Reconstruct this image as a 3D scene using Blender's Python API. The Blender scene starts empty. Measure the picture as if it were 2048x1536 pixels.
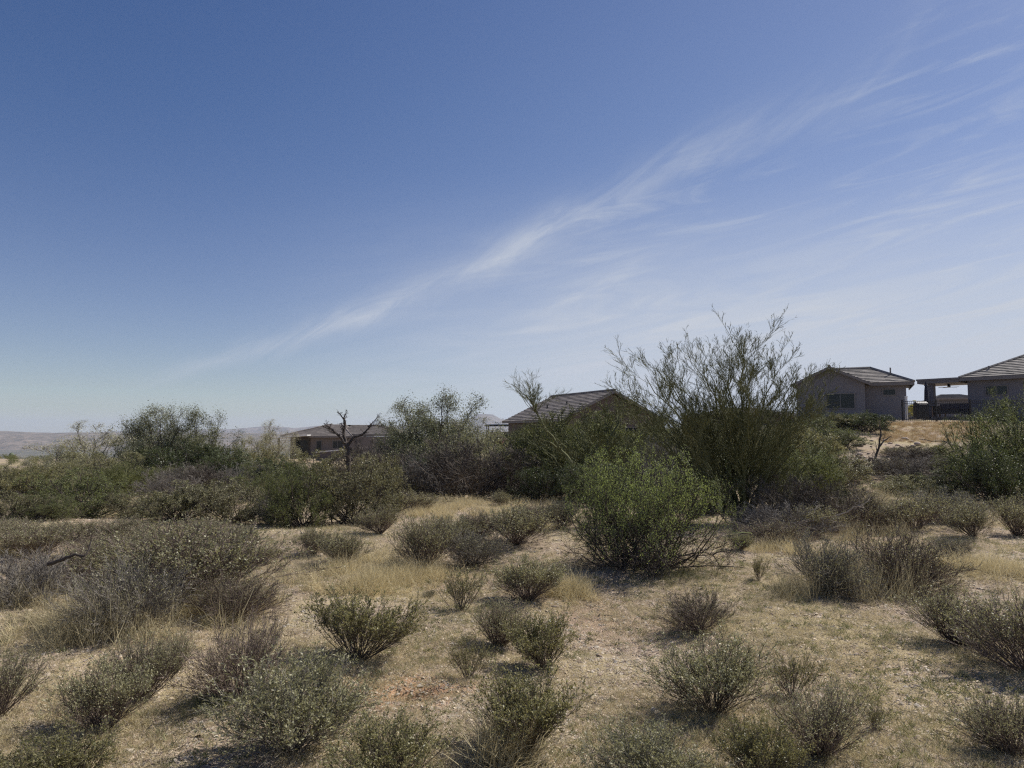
import bpy, math, random
import numpy as np
from mathutils import Vector, Matrix

random.seed(7)
RS = np.random.RandomState
C = bpy.context.scene.collection
sc = bpy.context.scene
R = math.radians

# ------------------------------------------------------------------ camera, sky, sun, exposure
F = 1450.0                       # focal length in pixels of a 2048 wide frame
CAMZ = 1.9
PITCH = math.atan((870 - 768) / F)
cam_d = bpy.data.cameras.new('camera')
cam = bpy.data.objects.new('camera', cam_d)
C.objects.link(cam)
cam.location = (0, 0, CAMZ)
cam.rotation_euler = (R(90) + PITCH, 0, 0)
cam_d.sensor_width = 36
cam_d.lens = 36 * F / 2048
cam_d.clip_start = 0.05
cam_d.clip_end = 60000
sc.camera = cam

SUN_AZ, SUN_EL = R(60), R(47)    # azimuth clockwise from the view direction (+Y)
SUN_DIR = Vector((math.sin(SUN_AZ) * math.cos(SUN_EL), math.cos(SUN_AZ) * math.cos(SUN_EL), math.sin(SUN_EL)))
sun_d = bpy.data.lights.new('sun', 'SUN')
sun_d.energy = 5.0
sun_d.angle = R(0.5)
sun_d.color = (1.0, 0.95, 0.87)
sun = bpy.data.objects.new('sun', sun_d)
C.objects.link(sun)
sun.rotation_euler = SUN_DIR.to_track_quat('Z', 'Y').to_euler()

vs = sc.view_settings
vs.view_transform = 'Standard'
vs.look = 'None'
vs.gamma = 1
vs.use_curve_mapping = False
vs.exposure = 0.15
sc.cycles.use_denoising = False
sc.cycles.use_adaptive_sampling = False
sc.cycles.filter_width = 1.25
sc.cycles.max_bounces = 6
sc.cycles.diffuse_bounces = 3
sc.cycles.glossy_bounces = 2
sc.cycles.transmission_bounces = 3
sc.cycles.transparent_max_bounces = 4
sc.cycles.volume_bounces = 2
sc.cycles.caustics_reflective = False
sc.cycles.caustics_refractive = False


class NT:
    """small helper to write node trees"""
    def __init__(self, tree):
        self.t = tree

    def n(self, kind, ins=None, **props):
        nd = self.t.nodes.new(kind)
        for k, v in props.items():
            setattr(nd, k, v)
        for k, v in (ins or {}).items():
            s = nd.inputs[k]
            if isinstance(v, bpy.types.NodeSocket):
                self.t.links.new(v, s)
            else:
                if isinstance(v, tuple) and len(v) == 3 and s.type == 'RGBA':
                    v = v + (1.0,)
                s.default_value = v
        return nd

    def m(self, op, a, b=None, c=None, clamp=False):
        ins = {0: a}
        if b is not None:
            ins[1] = b
        if c is not None:
            ins[2] = c
        return self.n('ShaderNodeMath', ins, operation=op, use_clamp=clamp).outputs[0]

    def mix(self, f, a, b, blend='MIX'):
        nd = self.n('ShaderNodeMix', None, data_type='RGBA', blend_type=blend)
        for s, v in ((nd.inputs[0], f), (nd.inputs[6], a), (nd.inputs[7], b)):
            if isinstance(v, bpy.types.NodeSocket):
                self.t.links.new(v, s)
            else:
                if isinstance(v, tuple) and len(v) == 3:
                    v = v + (1.0,)
                s.default_value = v
        return nd.outputs[2]

    def rng(self, v, a, b, c=0.0, d=1.0, smooth=True):
        nd = self.n('ShaderNodeMapRange', {'Value': v, 'From Min': a, 'From Max': b, 'To Min': c, 'To Max': d},
                    interpolation_type='SMOOTHSTEP' if smooth else 'LINEAR')
        return nd.outputs[0]

    def noise(self, vec, scale, detail=4, rough=0.55, dist=0.0):
        return self.n('ShaderNodeTexNoise', {'Vector': vec, 'Scale': scale, 'Detail': detail, 'Roughness': rough, 'Distortion': dist}).outputs[0]


def ray(px, py):
    a, b = (px - 1024) / F, (768 - py) / F
    ct, st = math.cos(PITCH), math.sin(PITCH)
    return Vector((a, ct - st * b, st + ct * b))


def azel(px, py):
    d = ray(px, py).normalized()
    return math.atan2(d.x, d.y), math.asin(d.z)


w = bpy.data.worlds.new('World')
sc.world = w
w.use_nodes = True
w.node_tree.nodes.clear()
T = NT(w.node_tree)
sky = T.n('ShaderNodeTexSky', None, sky_type='NISHITA')
sky.sun_disc = False
sky.sun_elevation = SUN_EL
sky.sun_rotation = SUN_AZ
sky.altitude = 700
sky.air_density = 1.0
sky.dust_density = 0.7
sky.ozone_density = 1.6
tc = T.n('ShaderNodeTexCoord').outputs['Generated']
xyz = T.n('ShaderNodeSeparateXYZ', {0: tc})
az = T.m('ARCTAN2', xyz.outputs[0], xyz.outputs[1])
el = T.m('ARCSINE', xyz.outputs[2])
# the long cirrus streak: elevation as a function of azimuth
path = [(180, 800), (300, 757), (440, 715), (560, 690), (640, 655), (760, 612), (880, 572), (960, 535), (1040, 490),
        (1120, 450), (1250, 385), (1400, 312), (1550, 248), (1680, 190), (1780, 130), (1860, 0), (1900, -160)]
azs = [azel(*p) for p in path]
A0, A1 = azs[0][0], azs[-1][0]
curve = T.n('ShaderNodeFloatCurve')
cm = curve.mapping
cv = cm.curves[0]
pts = [((a - A0) / (A1 - A0), e / 0.9) for a, e in azs]
cv.points[0].location = pts[0]
cv.points[1].location = pts[-1]
for p in pts[1:-1]:
    cv.points.new(*p)
cm.update()
tt = T.m('DIVIDE', T.m('SUBTRACT', az, A0), A1 - A0)
w.node_tree.links.new(T.m('MINIMUM', T.m('MAXIMUM', tt, 0.0), 1.0), curve.inputs['Value'])
el_c = T.m('MULTIPLY', curve.outputs[0], 0.9)
p2 = T.n('ShaderNodeCombineXYZ', {0: az, 1: el, 2: 0.0}).outputs[0]
rot = T.n('ShaderNodeMapping', {'Vector': p2, 'Rotation': (0, 0, R(-30)), 'Scale': (1, 1, 1)}).outputs[0]
wisp = T.n('ShaderNodeMapping', {'Vector': rot, 'Scale': (5.0, 26.0, 1)}).outputs[0]
wisp2 = T.n('ShaderNodeMapping', {'Vector': T.n('ShaderNodeMapping', {'Vector': p2, 'Rotation': (0, 0, R(-9))}).outputs[0], 'Scale': (4.0, 30.0, 1)}).outputs[0]
n_big = T.noise(T.n('ShaderNodeMapping', {'Vector': p2, 'Scale': (6, 9, 1)}).outputs[0], 1.0, 3, 0.5)
n_w = T.noise(wisp, 1.0, 8, 0.62, 1.2)
n_w2 = T.noise(wisp2, 1.0, 8, 0.6, 1.5)
wob = T.m('MULTIPLY', T.m('SUBTRACT', n_big, 0.5), 0.045)
dd = T.m('SUBTRACT', T.m('SUBTRACT', el, el_c), wob)
wid = T.rng(tt, 0.0, 0.75, 0.010, 0.028)
below = T.m('LESS_THAN', dd, 0.0)
wid2 = T.m('MULTIPLY', wid, T.m('ADD', 1.0, T.m('MULTIPLY', below, -0.15)))
core = T.m('EXPONENT', T.m('MULTIPLY', T.m('POWER', T.m('ABSOLUTE', T.m('DIVIDE', dd, wid2)), 1.6), -1.0))
core = T.m('MULTIPLY', core, T.rng(n_w, 0.28, 0.72, 0.15, 1.0))
ends = T.m('MULTIPLY', T.rng(tt, 0.02, 0.12), T.rng(tt, 0.80, 1.0, 1.0, 0.25))
streak = T.m('MULTIPLY', T.m('MULTIPLY', core, ends), T.rng(tt, 0.35, 0.8, 0.64, 0.30))
# faint sheets and wisps: more of them toward the sun side and low down
side = T.rng(az, R(-22), R(32), 0.0, 1.0)
under = T.rng(dd, 0.05, -0.02, 0.0, 1.0)
w2 = T.m('MULTIPLY', T.rng(n_w2, 0.44, 0.78), T.m('MULTIPLY', side, under))
w2 = T.m('MULTIPLY', w2, T.rng(el, R(50), R(15), 0.25, 1.0))
w2 = T.m('MULTIPLY', w2, T.rng(T.noise(T.n('ShaderNodeMapping', {'Vector': p2, 'Location': (3, 1, 0), 'Scale': (3, 7, 1)}).outputs[0], 1.0, 2), 0.35, 0.6))
low = T.m('MULTIPLY', T.rng(el, R(21), R(3)), T.rng(az, R(-24), R(14), 0.03, 1.0))
low = T.m('MULTIPLY', low, T.rng(n_w2, 0.2, 0.75, 0.6, 1.0))
veil = T.m('MULTIPLY', T.rng(el, R(45), R(3), 0.05, 0.20), T.rng(az, R(-32), R(30), 0.0, 1.0))
dens = T.m('ADD', T.m('ADD', streak, T.m('MULTIPLY', w2, 0.42)), T.m('ADD', low, veil), clamp=True)
front = T.rng(xyz.outputs[2], -0.02, 0.0)
dens = T.m('MULTIPLY', dens, front)
hsv = T.n('ShaderNodeHueSaturation', {'Hue': T.rng(el, 0.0, R(26), 0.522, 0.512), 'Saturation': T.rng(el, 0.0, R(26), 1.12, 1.26), 'Value': 1.0, 'Color': sky.outputs[0]}).outputs[0]
col = T.mix(dens, hsv, (6.6, 7.1, 8.0))
bg = T.n('ShaderNodeBackground', {'Color': col, 'Strength': 0.076})
T.n('ShaderNodeOutputWorld', {0: bg.outputs[0]})


# ------------------------------------------------------------------ helpers: objects
def tag(o, label=None, cat=None, group=None, kind=None):
    if label:
        o['label'] = label
    if cat:
        o['category'] = cat
    if group:
        o['group'] = group
    if kind:
        o['kind'] = kind
    return o


def obj(name, me, mat=None, parent=None, loc=None):
    o = bpy.data.objects.new(name, me)
    C.objects.link(o)
    if mat is not None and len(me.materials) == 0:
        me.materials.append(mat)
    if parent is not None:
        o.parent = parent
    if loc is not None:
        o.location = loc
    return o


def empty(name, loc=(0, 0, 0), rz=0.0):
    o = bpy.data.objects.new(name, None)
    o.empty_display_size = 0.2
    C.objects.link(o)
    o.location = loc
    o.rotation_euler = (0, 0, rz)
    return o


def np_mesh(name, V, quads=None, tris=None, smooth=False):
    me = bpy.data.meshes.new(name)
    V = np.asarray(V, dtype=np.float32).reshape(-1, 3)
    loops, starts, n0 = [], [], 0
    if quads is not None and len(quads):
        q = np.asarray(quads, dtype=np.int32).reshape(-1, 4)
        loops.append(q.ravel())
        starts.append(np.arange(len(q), dtype=np.int32) * 4)
        n0 = q.size
    if tris is not None and len(tris):
        t = np.asarray(tris, dtype=np.int32).reshape(-1, 3)
        loops.append(t.ravel())
        starts.append(n0 + np.arange(len(t), dtype=np.int32) * 3)
    me.vertices.add(len(V))
    me.vertices.foreach_set('co', V.ravel())
    if loops:
        L = np.concatenate(loops)
        S = np.concatenate(starts)
        me.loops.add(len(L))
        me.loops.foreach_set('vertex_index', L)
        me.polygons.add(len(S))
        me.polygons.foreach_set('loop_start', S)
        if smooth:
            me.polygons.foreach_set('use_smooth', np.ones(len(S), dtype=bool))
    me.update(calc_edges=True)
    return me


class MB:
    """collects boxes / quads / prisms into one mesh"""
    def __init__(self):
        self.v, self.f = [], []

    def quad(self, *p):
        i = len(self.v)
        self.v += [tuple(q) for q in p]
        self.f.append(tuple(range(i, i + len(p))))

    def box(self, o, u, v, w_):
        o, u, v, w_ = map(Vector, (o, u, v, w_))
        c = [o, o + u, o + u + v, o + v]
        c += [p + w_ for p in c]
        i = len(self.v)
        self.v += [tuple(p) for p in c]
        for f in ((3, 2, 1, 0), (4, 5, 6, 7), (0, 1, 5, 4), (1, 2, 6, 5), (2, 3, 7, 6), (3, 0, 4, 7)):
            self.f.append(tuple(i + k for k in f))

    def prism(self, poly, d):
        d = Vector(d)
        n = len(poly)
        i = len(self.v)
        self.v += [tuple(p) for p in poly] + [tuple(Vector(p) + d) for p in poly]
        self.f.append(tuple(range(i + n - 1, i - 1, -1)))
        self.f.append(tuple(range(i + n, i + 2 * n)))
        for k in range(n):
            j = (k + 1) % n
            self.f.append((i + k, i + j, i + n + j, i + n + k))

    def cyl(self, a, b, r0, r1=None, n=8):
        a, b = Vector(a), Vector(b)
        r1 = r0 if r1 is None else r1
        d = (b - a).normalized()
        x = d.orthogonal().normalized()
        y = d.cross(x)
        i = len(self.v)
        for p, r in ((a, r0), (b, r1)):
            for k in range(n):
                t = 2 * math.pi * k / n
                self.v.append(tuple(p + x * (r * math.cos(t)) + y * (r * math.sin(t))))
        for k in range(n):
            j = (k + 1) % n
            self.f.append((i + k, i + j, i + n + j, i + n + k))
        self.f.append(tuple(range(i + n - 1, i - 1, -1)))
        self.f.append(tuple(range(i + n, i + 2 * n)))

    def build(self, name, mat, parent=None, smooth=False, bevel=0.0):
        me = bpy.data.meshes.new(name)
        me.from_pydata(self.v, [], self.f)
        me.update()
        if smooth:
            me.polygons.foreach_set('use_smooth', [True] * len(me.polygons))
        o = obj(name, me, mat, parent)
        if bevel:
            m = o.modifiers.new('bevel', 'BEVEL')
            m.width = bevel
            m.segments = 2
            m.limit_method = 'ANGLE'
        return o


# ------------------------------------------------------------------ materials
def new_mat(name):
    m = bpy.data.materials.new(name)
    m.use_nodes = True
    m.node_tree.nodes.clear()
    return m, NT(m.node_tree)


def leaf_mat(name, c1, c2, transl=0.35, rough=0.5, obvar=0.35, tint=(1.35, 1.35, 0.8)):
    m, t = new_mat(name)
    geo = t.n('ShaderNodeNewGeometry')
    oi = t.n('ShaderNodeObjectInfo')
    base = t.mix(geo.outputs['Random Per Island'], c1, c2)
    v = t.m('ADD', 1.0 - obvar / 2, t.m('MULTIPLY', oi.outputs['Random'], obvar))
    base = t.n('ShaderNodeHueSaturation', {'Value': v, 'Color': base, 'Saturation': 1.0}).outputs[0]
    p = t.n('ShaderNodeBsdfPrincipled', {'Base Color': base, 'Roughness': rough, 'Specular IOR Level': 0.35})
    tr = t.n('ShaderNodeBsdfTranslucent', {'Color': t.mix(0.5, base, (c2[0] * tint[0], c2[1] * tint[1], c2[2] * tint[2]))})
    mx = t.n('ShaderNodeMixShader', {0: transl, 1: p.outputs[0], 2: tr.outputs[0]})
    t.n('ShaderNodeOutputMaterial', {0: mx.outputs[0]})
    return m


def bark_mat(name, c1, c2, scale=30, obvar=0.3):
    m, t = new_mat(name)
    tc_ = t.n('ShaderNodeTexCoord').outputs['Object']
    geo = t.n('ShaderNodeNewGeometry')
    oi = t.n('ShaderNodeObjectInfo')
    f = t.m('ADD', t.m('MULTIPLY', t.noise(tc_, scale, 3), 0.5), t.m('MULTIPLY', geo.outputs['Random Per Island'], 0.5))
    base = t.mix(f, c1, c2)
    v = t.m('ADD', 1.0 - obvar / 2, t.m('MULTIPLY', oi.outputs['Random'], obvar))
    base = t.n('ShaderNodeHueSaturation', {'Value': v, 'Color': base, 'Saturation': 1.0}).outputs[0]
    p = t.n('ShaderNodeBsdfPrincipled', {'Base Color': base, 'Roughness': 0.8, 'Specular IOR Level': 0.3})
    t.n('ShaderNodeOutputMaterial', {0: p.outputs[0]})
    return m


def plain_mat(name, c, rough=0.7, var=0.15, scale=8, metal=0.0, bump=0.0, bscale=60):
    m, t = new_mat(name)
    tc_ = t.n('ShaderNodeTexCoord').outputs['Object']
    n1 = t.noise(tc_, scale, 5, 0.6)
    lo = tuple(x * (1 - var) for x in c)
    hi = tuple(min(1, x * (1 + var)) for x in c)
    ins = {'Base Color': t.mix(n1, lo, hi), 'Roughness': rough, 'Metallic': metal}
    if bump:
        b = t.n('ShaderNodeBump', {'Height': t.noise(tc_, bscale, 4, 0.6), 'Strength': bump, 'Distance': 0.02})
        ins['Normal'] = b.outputs[0]
    p = t.n('ShaderNodeBsdfPrincipled', ins)
    t.n('ShaderNodeOutputMaterial', {0: p.outputs[0]})
    return m


M = {}
M['leaf_grey'] = leaf_mat('leaf_grey', (0.199, 0.198, 0.104), (0.498, 0.471, 0.290), 0.25, 0.45)
M['leaf_olive'] = leaf_mat('leaf_olive', (0.132, 0.137, 0.061), (0.357, 0.324, 0.163), 0.28, 0.45)
M['leaf_green'] = leaf_mat('leaf_green', (0.093, 0.119, 0.044), (0.216, 0.231, 0.088), 0.3, 0.5)
M['leaf_hero'] = leaf_mat('leaf_hero', (0.158, 0.217, 0.074), (0.379, 0.433, 0.162), 0.38, 0.5, 0.1)
M['leaf_brown'] = leaf_mat('leaf_brown', (0.118, 0.101, 0.057), (0.282, 0.269, 0.151), 0.25, 0.5)
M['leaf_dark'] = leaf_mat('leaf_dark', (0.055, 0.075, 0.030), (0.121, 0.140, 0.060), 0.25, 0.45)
M['leaf_pv'] = leaf_mat('leaf_pv', (0.110, 0.127, 0.039), (0.209, 0.220, 0.077), 0.3, 0.55)
M['leaf_jojoba'] = leaf_mat('leaf_jojoba', (0.102, 0.102, 0.048), (0.288, 0.270, 0.144), 0.25, 0.5)
M['leaf_feather'] = leaf_mat('leaf_feather', (0.119, 0.150, 0.059), (0.280, 0.306, 0.131), 0.3, 0.5)
M['leaf_tree'] = leaf_mat('leaf_tree', (0.12, 0.125, 0.07), (0.27, 0.275, 0.17), 0.25, 0.5)
M['leaf_yellow'] = leaf_mat('leaf_yellow', (0.30, 0.28, 0.05), (0.45, 0.42, 0.09), 0.4, 0.5)
M['bark'] = bark_mat('bark', (0.05, 0.04, 0.033), (0.17, 0.14, 0.11))
M['bark_red'] = bark_mat('bark_red', (0.085, 0.06, 0.052), (0.23, 0.18, 0.15))
M['bark_grey'] = bark_mat('bark_grey', (0.10, 0.09, 0.078), (0.28, 0.25, 0.215))
M['bark_dark'] = bark_mat('bark_dark', (0.035, 0.028, 0.024), (0.10, 0.08, 0.068))
M['bark_pv'] = bark_mat('bark_pv', (0.075, 0.08, 0.03), (0.17, 0.17, 0.075))
M['bark_pale'] = bark_mat('bark_pale', (0.22, 0.19, 0.16), (0.42, 0.37, 0.31))
M['straw'] = leaf_mat('straw', (0.42, 0.35, 0.19), (0.72, 0.62, 0.38), 0.3, 0.6, .35, (1, 1, 1))
M['straw_dull'] = leaf_mat('straw_dull', (0.30, 0.255, 0.15), (0.55, 0.48, 0.30), 0.3, 0.6, .35, (1, 1, 1))
M['straw_orange'] = leaf_mat('straw_orange', (0.34, 0.235, 0.12), (0.52, 0.39, 0.21), 0.3, 0.6, .35, (1, 1, 1))
M['herb'] = leaf_mat('herb', (0.13, 0.14, 0.07), (0.28, 0.28, 0.15), 0.3, 0.6)


# ------------------------------------------------------------------ terrain
def sstep(x, a, b):
    t = np.clip((x - a) / (b - a), 0, 1)
    return t * t * (3 - 2 * t)


PL = ([0, 18, 30, 50, 80, 120, 160, 300, 700, 2000, 30000], [0, 0, -.45, -.9, -.7, -2.2, -4.5, -14, -38, -62, -62])
PC = ([0, 18, 26, 40, 55, 75, 110, 200, 400, 700, 2000, 30000], [0, 0, -.45, -.3, .35, .5, .3, -4, -18, -38, -62, -62])
PR = ([0, 22, 26, 30, 36, 42, 46, 51, 80, 110, 300, 700, 2000, 30000], [0, 0, .15, .5, 1.35, 2.25, 2.78, 3.12, 3.3, 3.0, -12, -38, -62, -62])
_wr = RS(5)
WAVES = [(_wr.uniform(0, 6.28), _wr.uniform(0, 6.28), l, a) for l, a in
         [(9, .05), (6.1, .04), (4.3, .03), (2.9, .014), (2.1, .009), (1.4, .006), (0.9, .004), (.6, .003), (.37, .004), (.23, .003), (.16, .0022)] for _ in (0, 1)]
PITS = [(825, 1388, .16, .09), (800, 1385, .09, .09), (852, 1378, .13, .06), (775, 1390, .10, -.025), (880, 1368, .12, -.02), (835, 1405, .2, -.02)]


def gpt(px, py):
    """flat-ground point under a pixel (used only before the terrain exists)"""
    d = ray(px, py)
    k = -CAMZ / d.z
    return d.x * k, d.y * k


PITS = [gpt(a, b) + (r, h) for a, b, r, h in PITS]


def H(x, y):
    x = np.asarray(x, float)
    y = np.asarray(y, float)
    d = np.hypot(x, y)
    front = sstep(y, -2, 10)
    t = np.where(y > 0.5, x / np.maximum(y, 0.5), np.sign(x) * 2)
    wr = sstep(t, .30, .46)
    wl = sstep(-t, .02, .24)
    yy = np.where(y > 0, np.maximum(y, d * 0.6), d * 0.6)
    zl = np.interp(yy, *PL)
    zc = np.interp(yy, *PC)
    zr = np.interp(yy, *PR)
    z = zl * wl + zr * wr + zc * (1 - wl - wr)
    zb = np.interp(d, [0, 60, 300, 2000, 30000], [0, 0.0, -10, -62, -62])
    z = z * front + zb * (1 - front)
    fade = 1 / (1 + (d / 60) ** 2)
    amp = 0
    for p, ph, l, a in WAVES:
        amp = amp + a * np.sin((x * math.cos(p) + y * math.sin(p)) * 6.283 / l + ph)
    z = z + amp * fade * 0.7
    for cx, cy, r, h in PITS:
        z = z - h * np.exp(-(((x - cx) / r) ** 2 + ((y - cy) / (r * .8)) ** 2))
    far = sstep(d, 250, 900)
    z = z + far * (np.sin(x / 310 + 1) * np.cos(y / 420) * 3.5 + np.sin(x / 130 + y / 170) * 1.2)
    return z


def Hs(x, y):
    return float(H(x, y))


def hit(px, py):
    """ground point seen under a pixel"""
    d = ray(px, py)
    d = d / d.y
    ys = np.geomspace(1.5, 400, 1500)
    z = CAMZ + d.z * ys
    h = H(d.x * ys, ys)
    k = np.argmax(z < h)
    y = ys[k] if z[k] < h[k] else 60.0
    return d.x * y, y, Hs(d.x * y, y)


rad = np.concatenate([[0.02], np.geomspace(0.6, 60, 250), np.geomspace(61.5, 11000, 84)])
ang = np.concatenate([np.arange(-44, 44, 0.4), np.arange(44, 316, 4.0)])
AA, RR = np.meshgrid(np.radians(ang), rad)
X, Y = RR * np.sin(AA), RR * np.cos(AA)
Z = H(X, Y)
nr, na = X.shape
idx = np.arange(nr * na).reshape(nr, na)
nx = np.roll(idx, -1, axis=1)
q = np.stack([idx[:-1], nx[:-1], nx[1:], idx[1:]], -1).reshape(-1, 4)[:, ::-1]
g_me = np_mesh('ground', np.stack([X, Y, Z], -1), q, smooth=True)

gm, t = new_mat('desert_ground')
pos = t.n('ShaderNodeNewGeometry').outputs['Position']
n1 = t.noise(pos, 0.45, 5, 0.6, 0.4)
n2 = t.noise(pos, 1.7, 5, 0.65)
n3 = t.noise(pos, 60, 3, 0.7)
n4 = t.noise(pos, 0.18, 3, 0.5)
vor = t.n('ShaderNodeTexVoronoi', {'Vector': pos, 'Scale': 75.0}, feature='F1')
vcol = t.n('ShaderNodeSeparateColor', {0: vor.outputs['Color']})
grav = t.mix(n3, (0.25, 0.185, 0.125), (0.48, 0.37, 0.26))
grav = t.mix(t.rng(vcol.outputs[0], 0.5, 1.0, 0, .8), grav, (0.52, 0.43, 0.34))
grav = t.mix(t.rng(vcol.outputs[1], 0.6, 1.0, 0, .75), grav, (0.13, 0.10, 0.085))
straw = t.mix(n3, (0.30, 0.24, 0.135), (0.53, 0.435, 0.26))
gcol = t.mix(t.rng(t.m('ADD', n1, t.m('MULTIPLY', t.m('SUBTRACT', n2, .5), .5)), 0.44, 0.62), grav, straw)
gcol = t.mix(t.rng(n2, 0.55, 0.68, 0, .55), gcol, (0.17, 0.165, 0.10))
gcol = t.mix(t.rng(n4, 0.5, 0.7, 0, .35), gcol, (0.44, 0.27, 0.17))
sx, sy = gpt(800, 1375)
dist = t.n('ShaderNodeVectorMath', {0: t.n('ShaderNodeVectorMath', {0: pos, 1: (sx, sy, 0)}, operation='SUBTRACT').outputs[0], 1: (1.0, 1.25, 0)}, operation='MULTIPLY').outputs[0]
ln = t.n('ShaderNodeVectorMath', {0: dist}, operation='LENGTH').outputs['Value']
ln = t.m('ADD', ln, t.m('MULTIPLY', t.m('SUBTRACT', n2, 0.5), 0.7))
gcol = t.mix(t.rng(ln, 0.72, 0.35, 0, .85), gcol, t.mix(n3, (0.34, 0.19, 0.105), (0.50, 0.31, 0.19)))
# far plain: olive desert scrub with paler washes
cd = t.n('ShaderNodeVectorMath', {0: pos}, operation='LENGTH').outputs['Value']
nf = t.noise(t.n('ShaderNodeMapping', {'Vector': pos, 'Scale': (1, .4, 1)}).outputs[0], 0.012, 6, 0.7)
nd_ = t.noise(pos, 0.16, 4, 0.7)
farc = t.mix(t.rng(nf, 0.35, 0.65), (0.085, 0.085, 0.06), (0.20, 0.165, 0.12))
farc = t.mix(t.rng(nd_, 0.45, 0.6, 0, .6), farc, (0.05, 0.06, 0.035))
gcol = t.mix(t.rng(cd, 150, 320), gcol, farc)
bmp = t.n('ShaderNodeBump', {'Height': t.m('ADD', t.m('MULTIPLY', n3, 1.0), vor.outputs['Distance']), 'Strength': 0.7, 'Distance': 0.012})
p = t.n('ShaderNodeBsdfPrincipled', {'Base Color': gcol, 'Roughness': 0.92, 'Specular IOR Level': 0.2, 'Normal': bmp.outputs[0]})
t.n('ShaderNodeOutputMaterial', {0: p.outputs[0]})
tag(obj('ground', g_me, gm), kind='structure')


# far hills and mountains: ridge meshes with real depth
def ridge(name, D, depth, pxs, pys, base, mat, seed, rough):
    r = RS(seed)
    n = 260
    px = np.linspace(pxs[0], pxs[-1], n)
    py = np.interp(px, pxs, pys)
    X0 = (px - 1024) / F * D
    top = CAMZ + (870 - py) / F * D
    top = top + np.convolve(r.normal(0, rough, n), np.ones(5) / 5, 'same')
    m = 36
    rows = []
    g = [r.normal(0, 1, n) for _ in range(m)]
    for j in range(m):
        s = j / (m - 1)
        prof = math.sin(math.pi * min(s * 1.0, 1.0)) ** 0.9
        gul = np.convolve(g[j // 2], np.ones(9) / 9, 'same') * (top - base) * 0.16 * prof * (1 - prof) * 4
        zz = base + (top - base) * prof + gul
        rows.append(np.stack([X0 * (1 + (s - .5) * depth / D), np.full(n, D + (s - .5) * depth), zz], -1))
    V = np.stack(rows)
    idx = np.arange(m * n).reshape(m, n)
    qq = np.stack([idx[:-1, :-1], idx[:-1, 1:], idx[1:, 1:], idx[1:, :-1]], -1).reshape(-1, 4)
    return tag(obj(name, np_mesh(name, V, qq, smooth=True), mat), kind='structure')


hm, t = new_mat('hill_rock')
pos = t.n('ShaderNodeNewGeometry').outputs['Position']
a = t.noise(pos, 0.01, 6, 0.7)
b = t.noise(pos, 0.05, 5, 0.7)
hc = t.mix(t.rng(a, 0.35, 0.65), (0.11, 0.09, 0.065), (0.27, 0.21, 0.16))
hc = t.mix(t.rng(b, 0.48, 0.6, 0, .7), hc, (0.06, 0.065, 0.04))
p = t.n('ShaderNodeBsdfPrincipled', {'Base Color': hc, 'Roughness': 0.95, 'Specular IOR Level': 0.1})
t.n('ShaderNodeOutputMaterial', {0: p.outputs[0]})
ridge('hills', 3800, 1700, [-900, -400, 0, 60, 110, 160, 300, 400, 480, 560, 700, 900], [850, 858, 862, 864, 866, 864.5, 866, 867, 866, 868, 872, 884], -64, hm, 3, 2.0)
ridge('mountains', 7000, 2200, [-1500, 120, 260, 330, 470, 540, 590, 650, 720, 800, 860, 920, 938, 945, 985, 990, 1010, 1100, 1200, 1400, 1700, 2600],
      [862, 868, 862, 860, 858, 852, 856, 851, 856, 851, 846, 842, 838, 828.5, 829, 836, 840, 845, 852, 858, 866, 880], -64, hm, 9, 3.5)

# ------------------------------------------------------------------ plant growth (vectorised)
def norm(a):
    return a / np.maximum(np.linalg.norm(a, axis=-1, keepdims=True), 1e-9)


def lines(rng, P0, D0, L, R0, R1, k, wob, trop):
    n = len(P0)
    P, d = P0.copy(), D0.copy()
    pts, dirs = [P0], [D0]
    L = np.broadcast_to(L, (n,))
    for i in range(k):
        d = norm(d + rng.normal(0, wob, (n, 3)) + np.array([0, 0, trop]))
        P = P + d * (L / k)[:, None]
        pts.append(P)
        dirs.append(d)
    s = np.linspace(0, 1, k + 1)[None, :]
    rad = np.broadcast_to(R0, (n,))[:, None] * (1 - s) + np.broadcast_to(R1, (n,))[:, None] * s
    return dict(p=np.stack(pts, 1), d=np.stack(dirs, 1), r=rad, L=L)


def branch(rng, par, m, t0, t1, a0, a1, ratio, k, wob, trop, rr=0.6, r1=0.3, tfall=0.5, rmin=0.0008):
    n, kk = par['p'].shape[:2]
    idx = np.repeat(np.arange(n), m)
    N = len(idx)
    tt = rng.uniform(t0, t1, N)
    f = tt * (kk - 1)
    i = np.minimum(f.astype(int), kk - 2)
    fr = (f - i)[:, None]
    P0 = par['p'][idx, i] * (1 - fr) + par['p'][idx, i + 1] * fr
    dp = norm(par['d'][idx, np.minimum(i + 1, kk - 1)])
    rp = par['r'][idx, i] * (1 - fr[:, 0]) + par['r'][idx, i + 1] * fr[:, 0]
    perp = norm(np.cross(dp, rng.normal(0, 1, (N, 3))))
    a = np.radians(rng.uniform(a0, a1, N))[:, None]
    d = norm(dp * np.cos(a) + perp * np.sin(a))
    L = par['L'][idx] * ratio * (1 - tfall * tt) * rng.uniform(.65, 1.25, N)
    R0 = np.maximum(rp * rr, rmin)
    return lines(rng, P0, d, L, R0, np.maximum(R0 * r1, rmin * .7), k, wob, trop)


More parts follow.
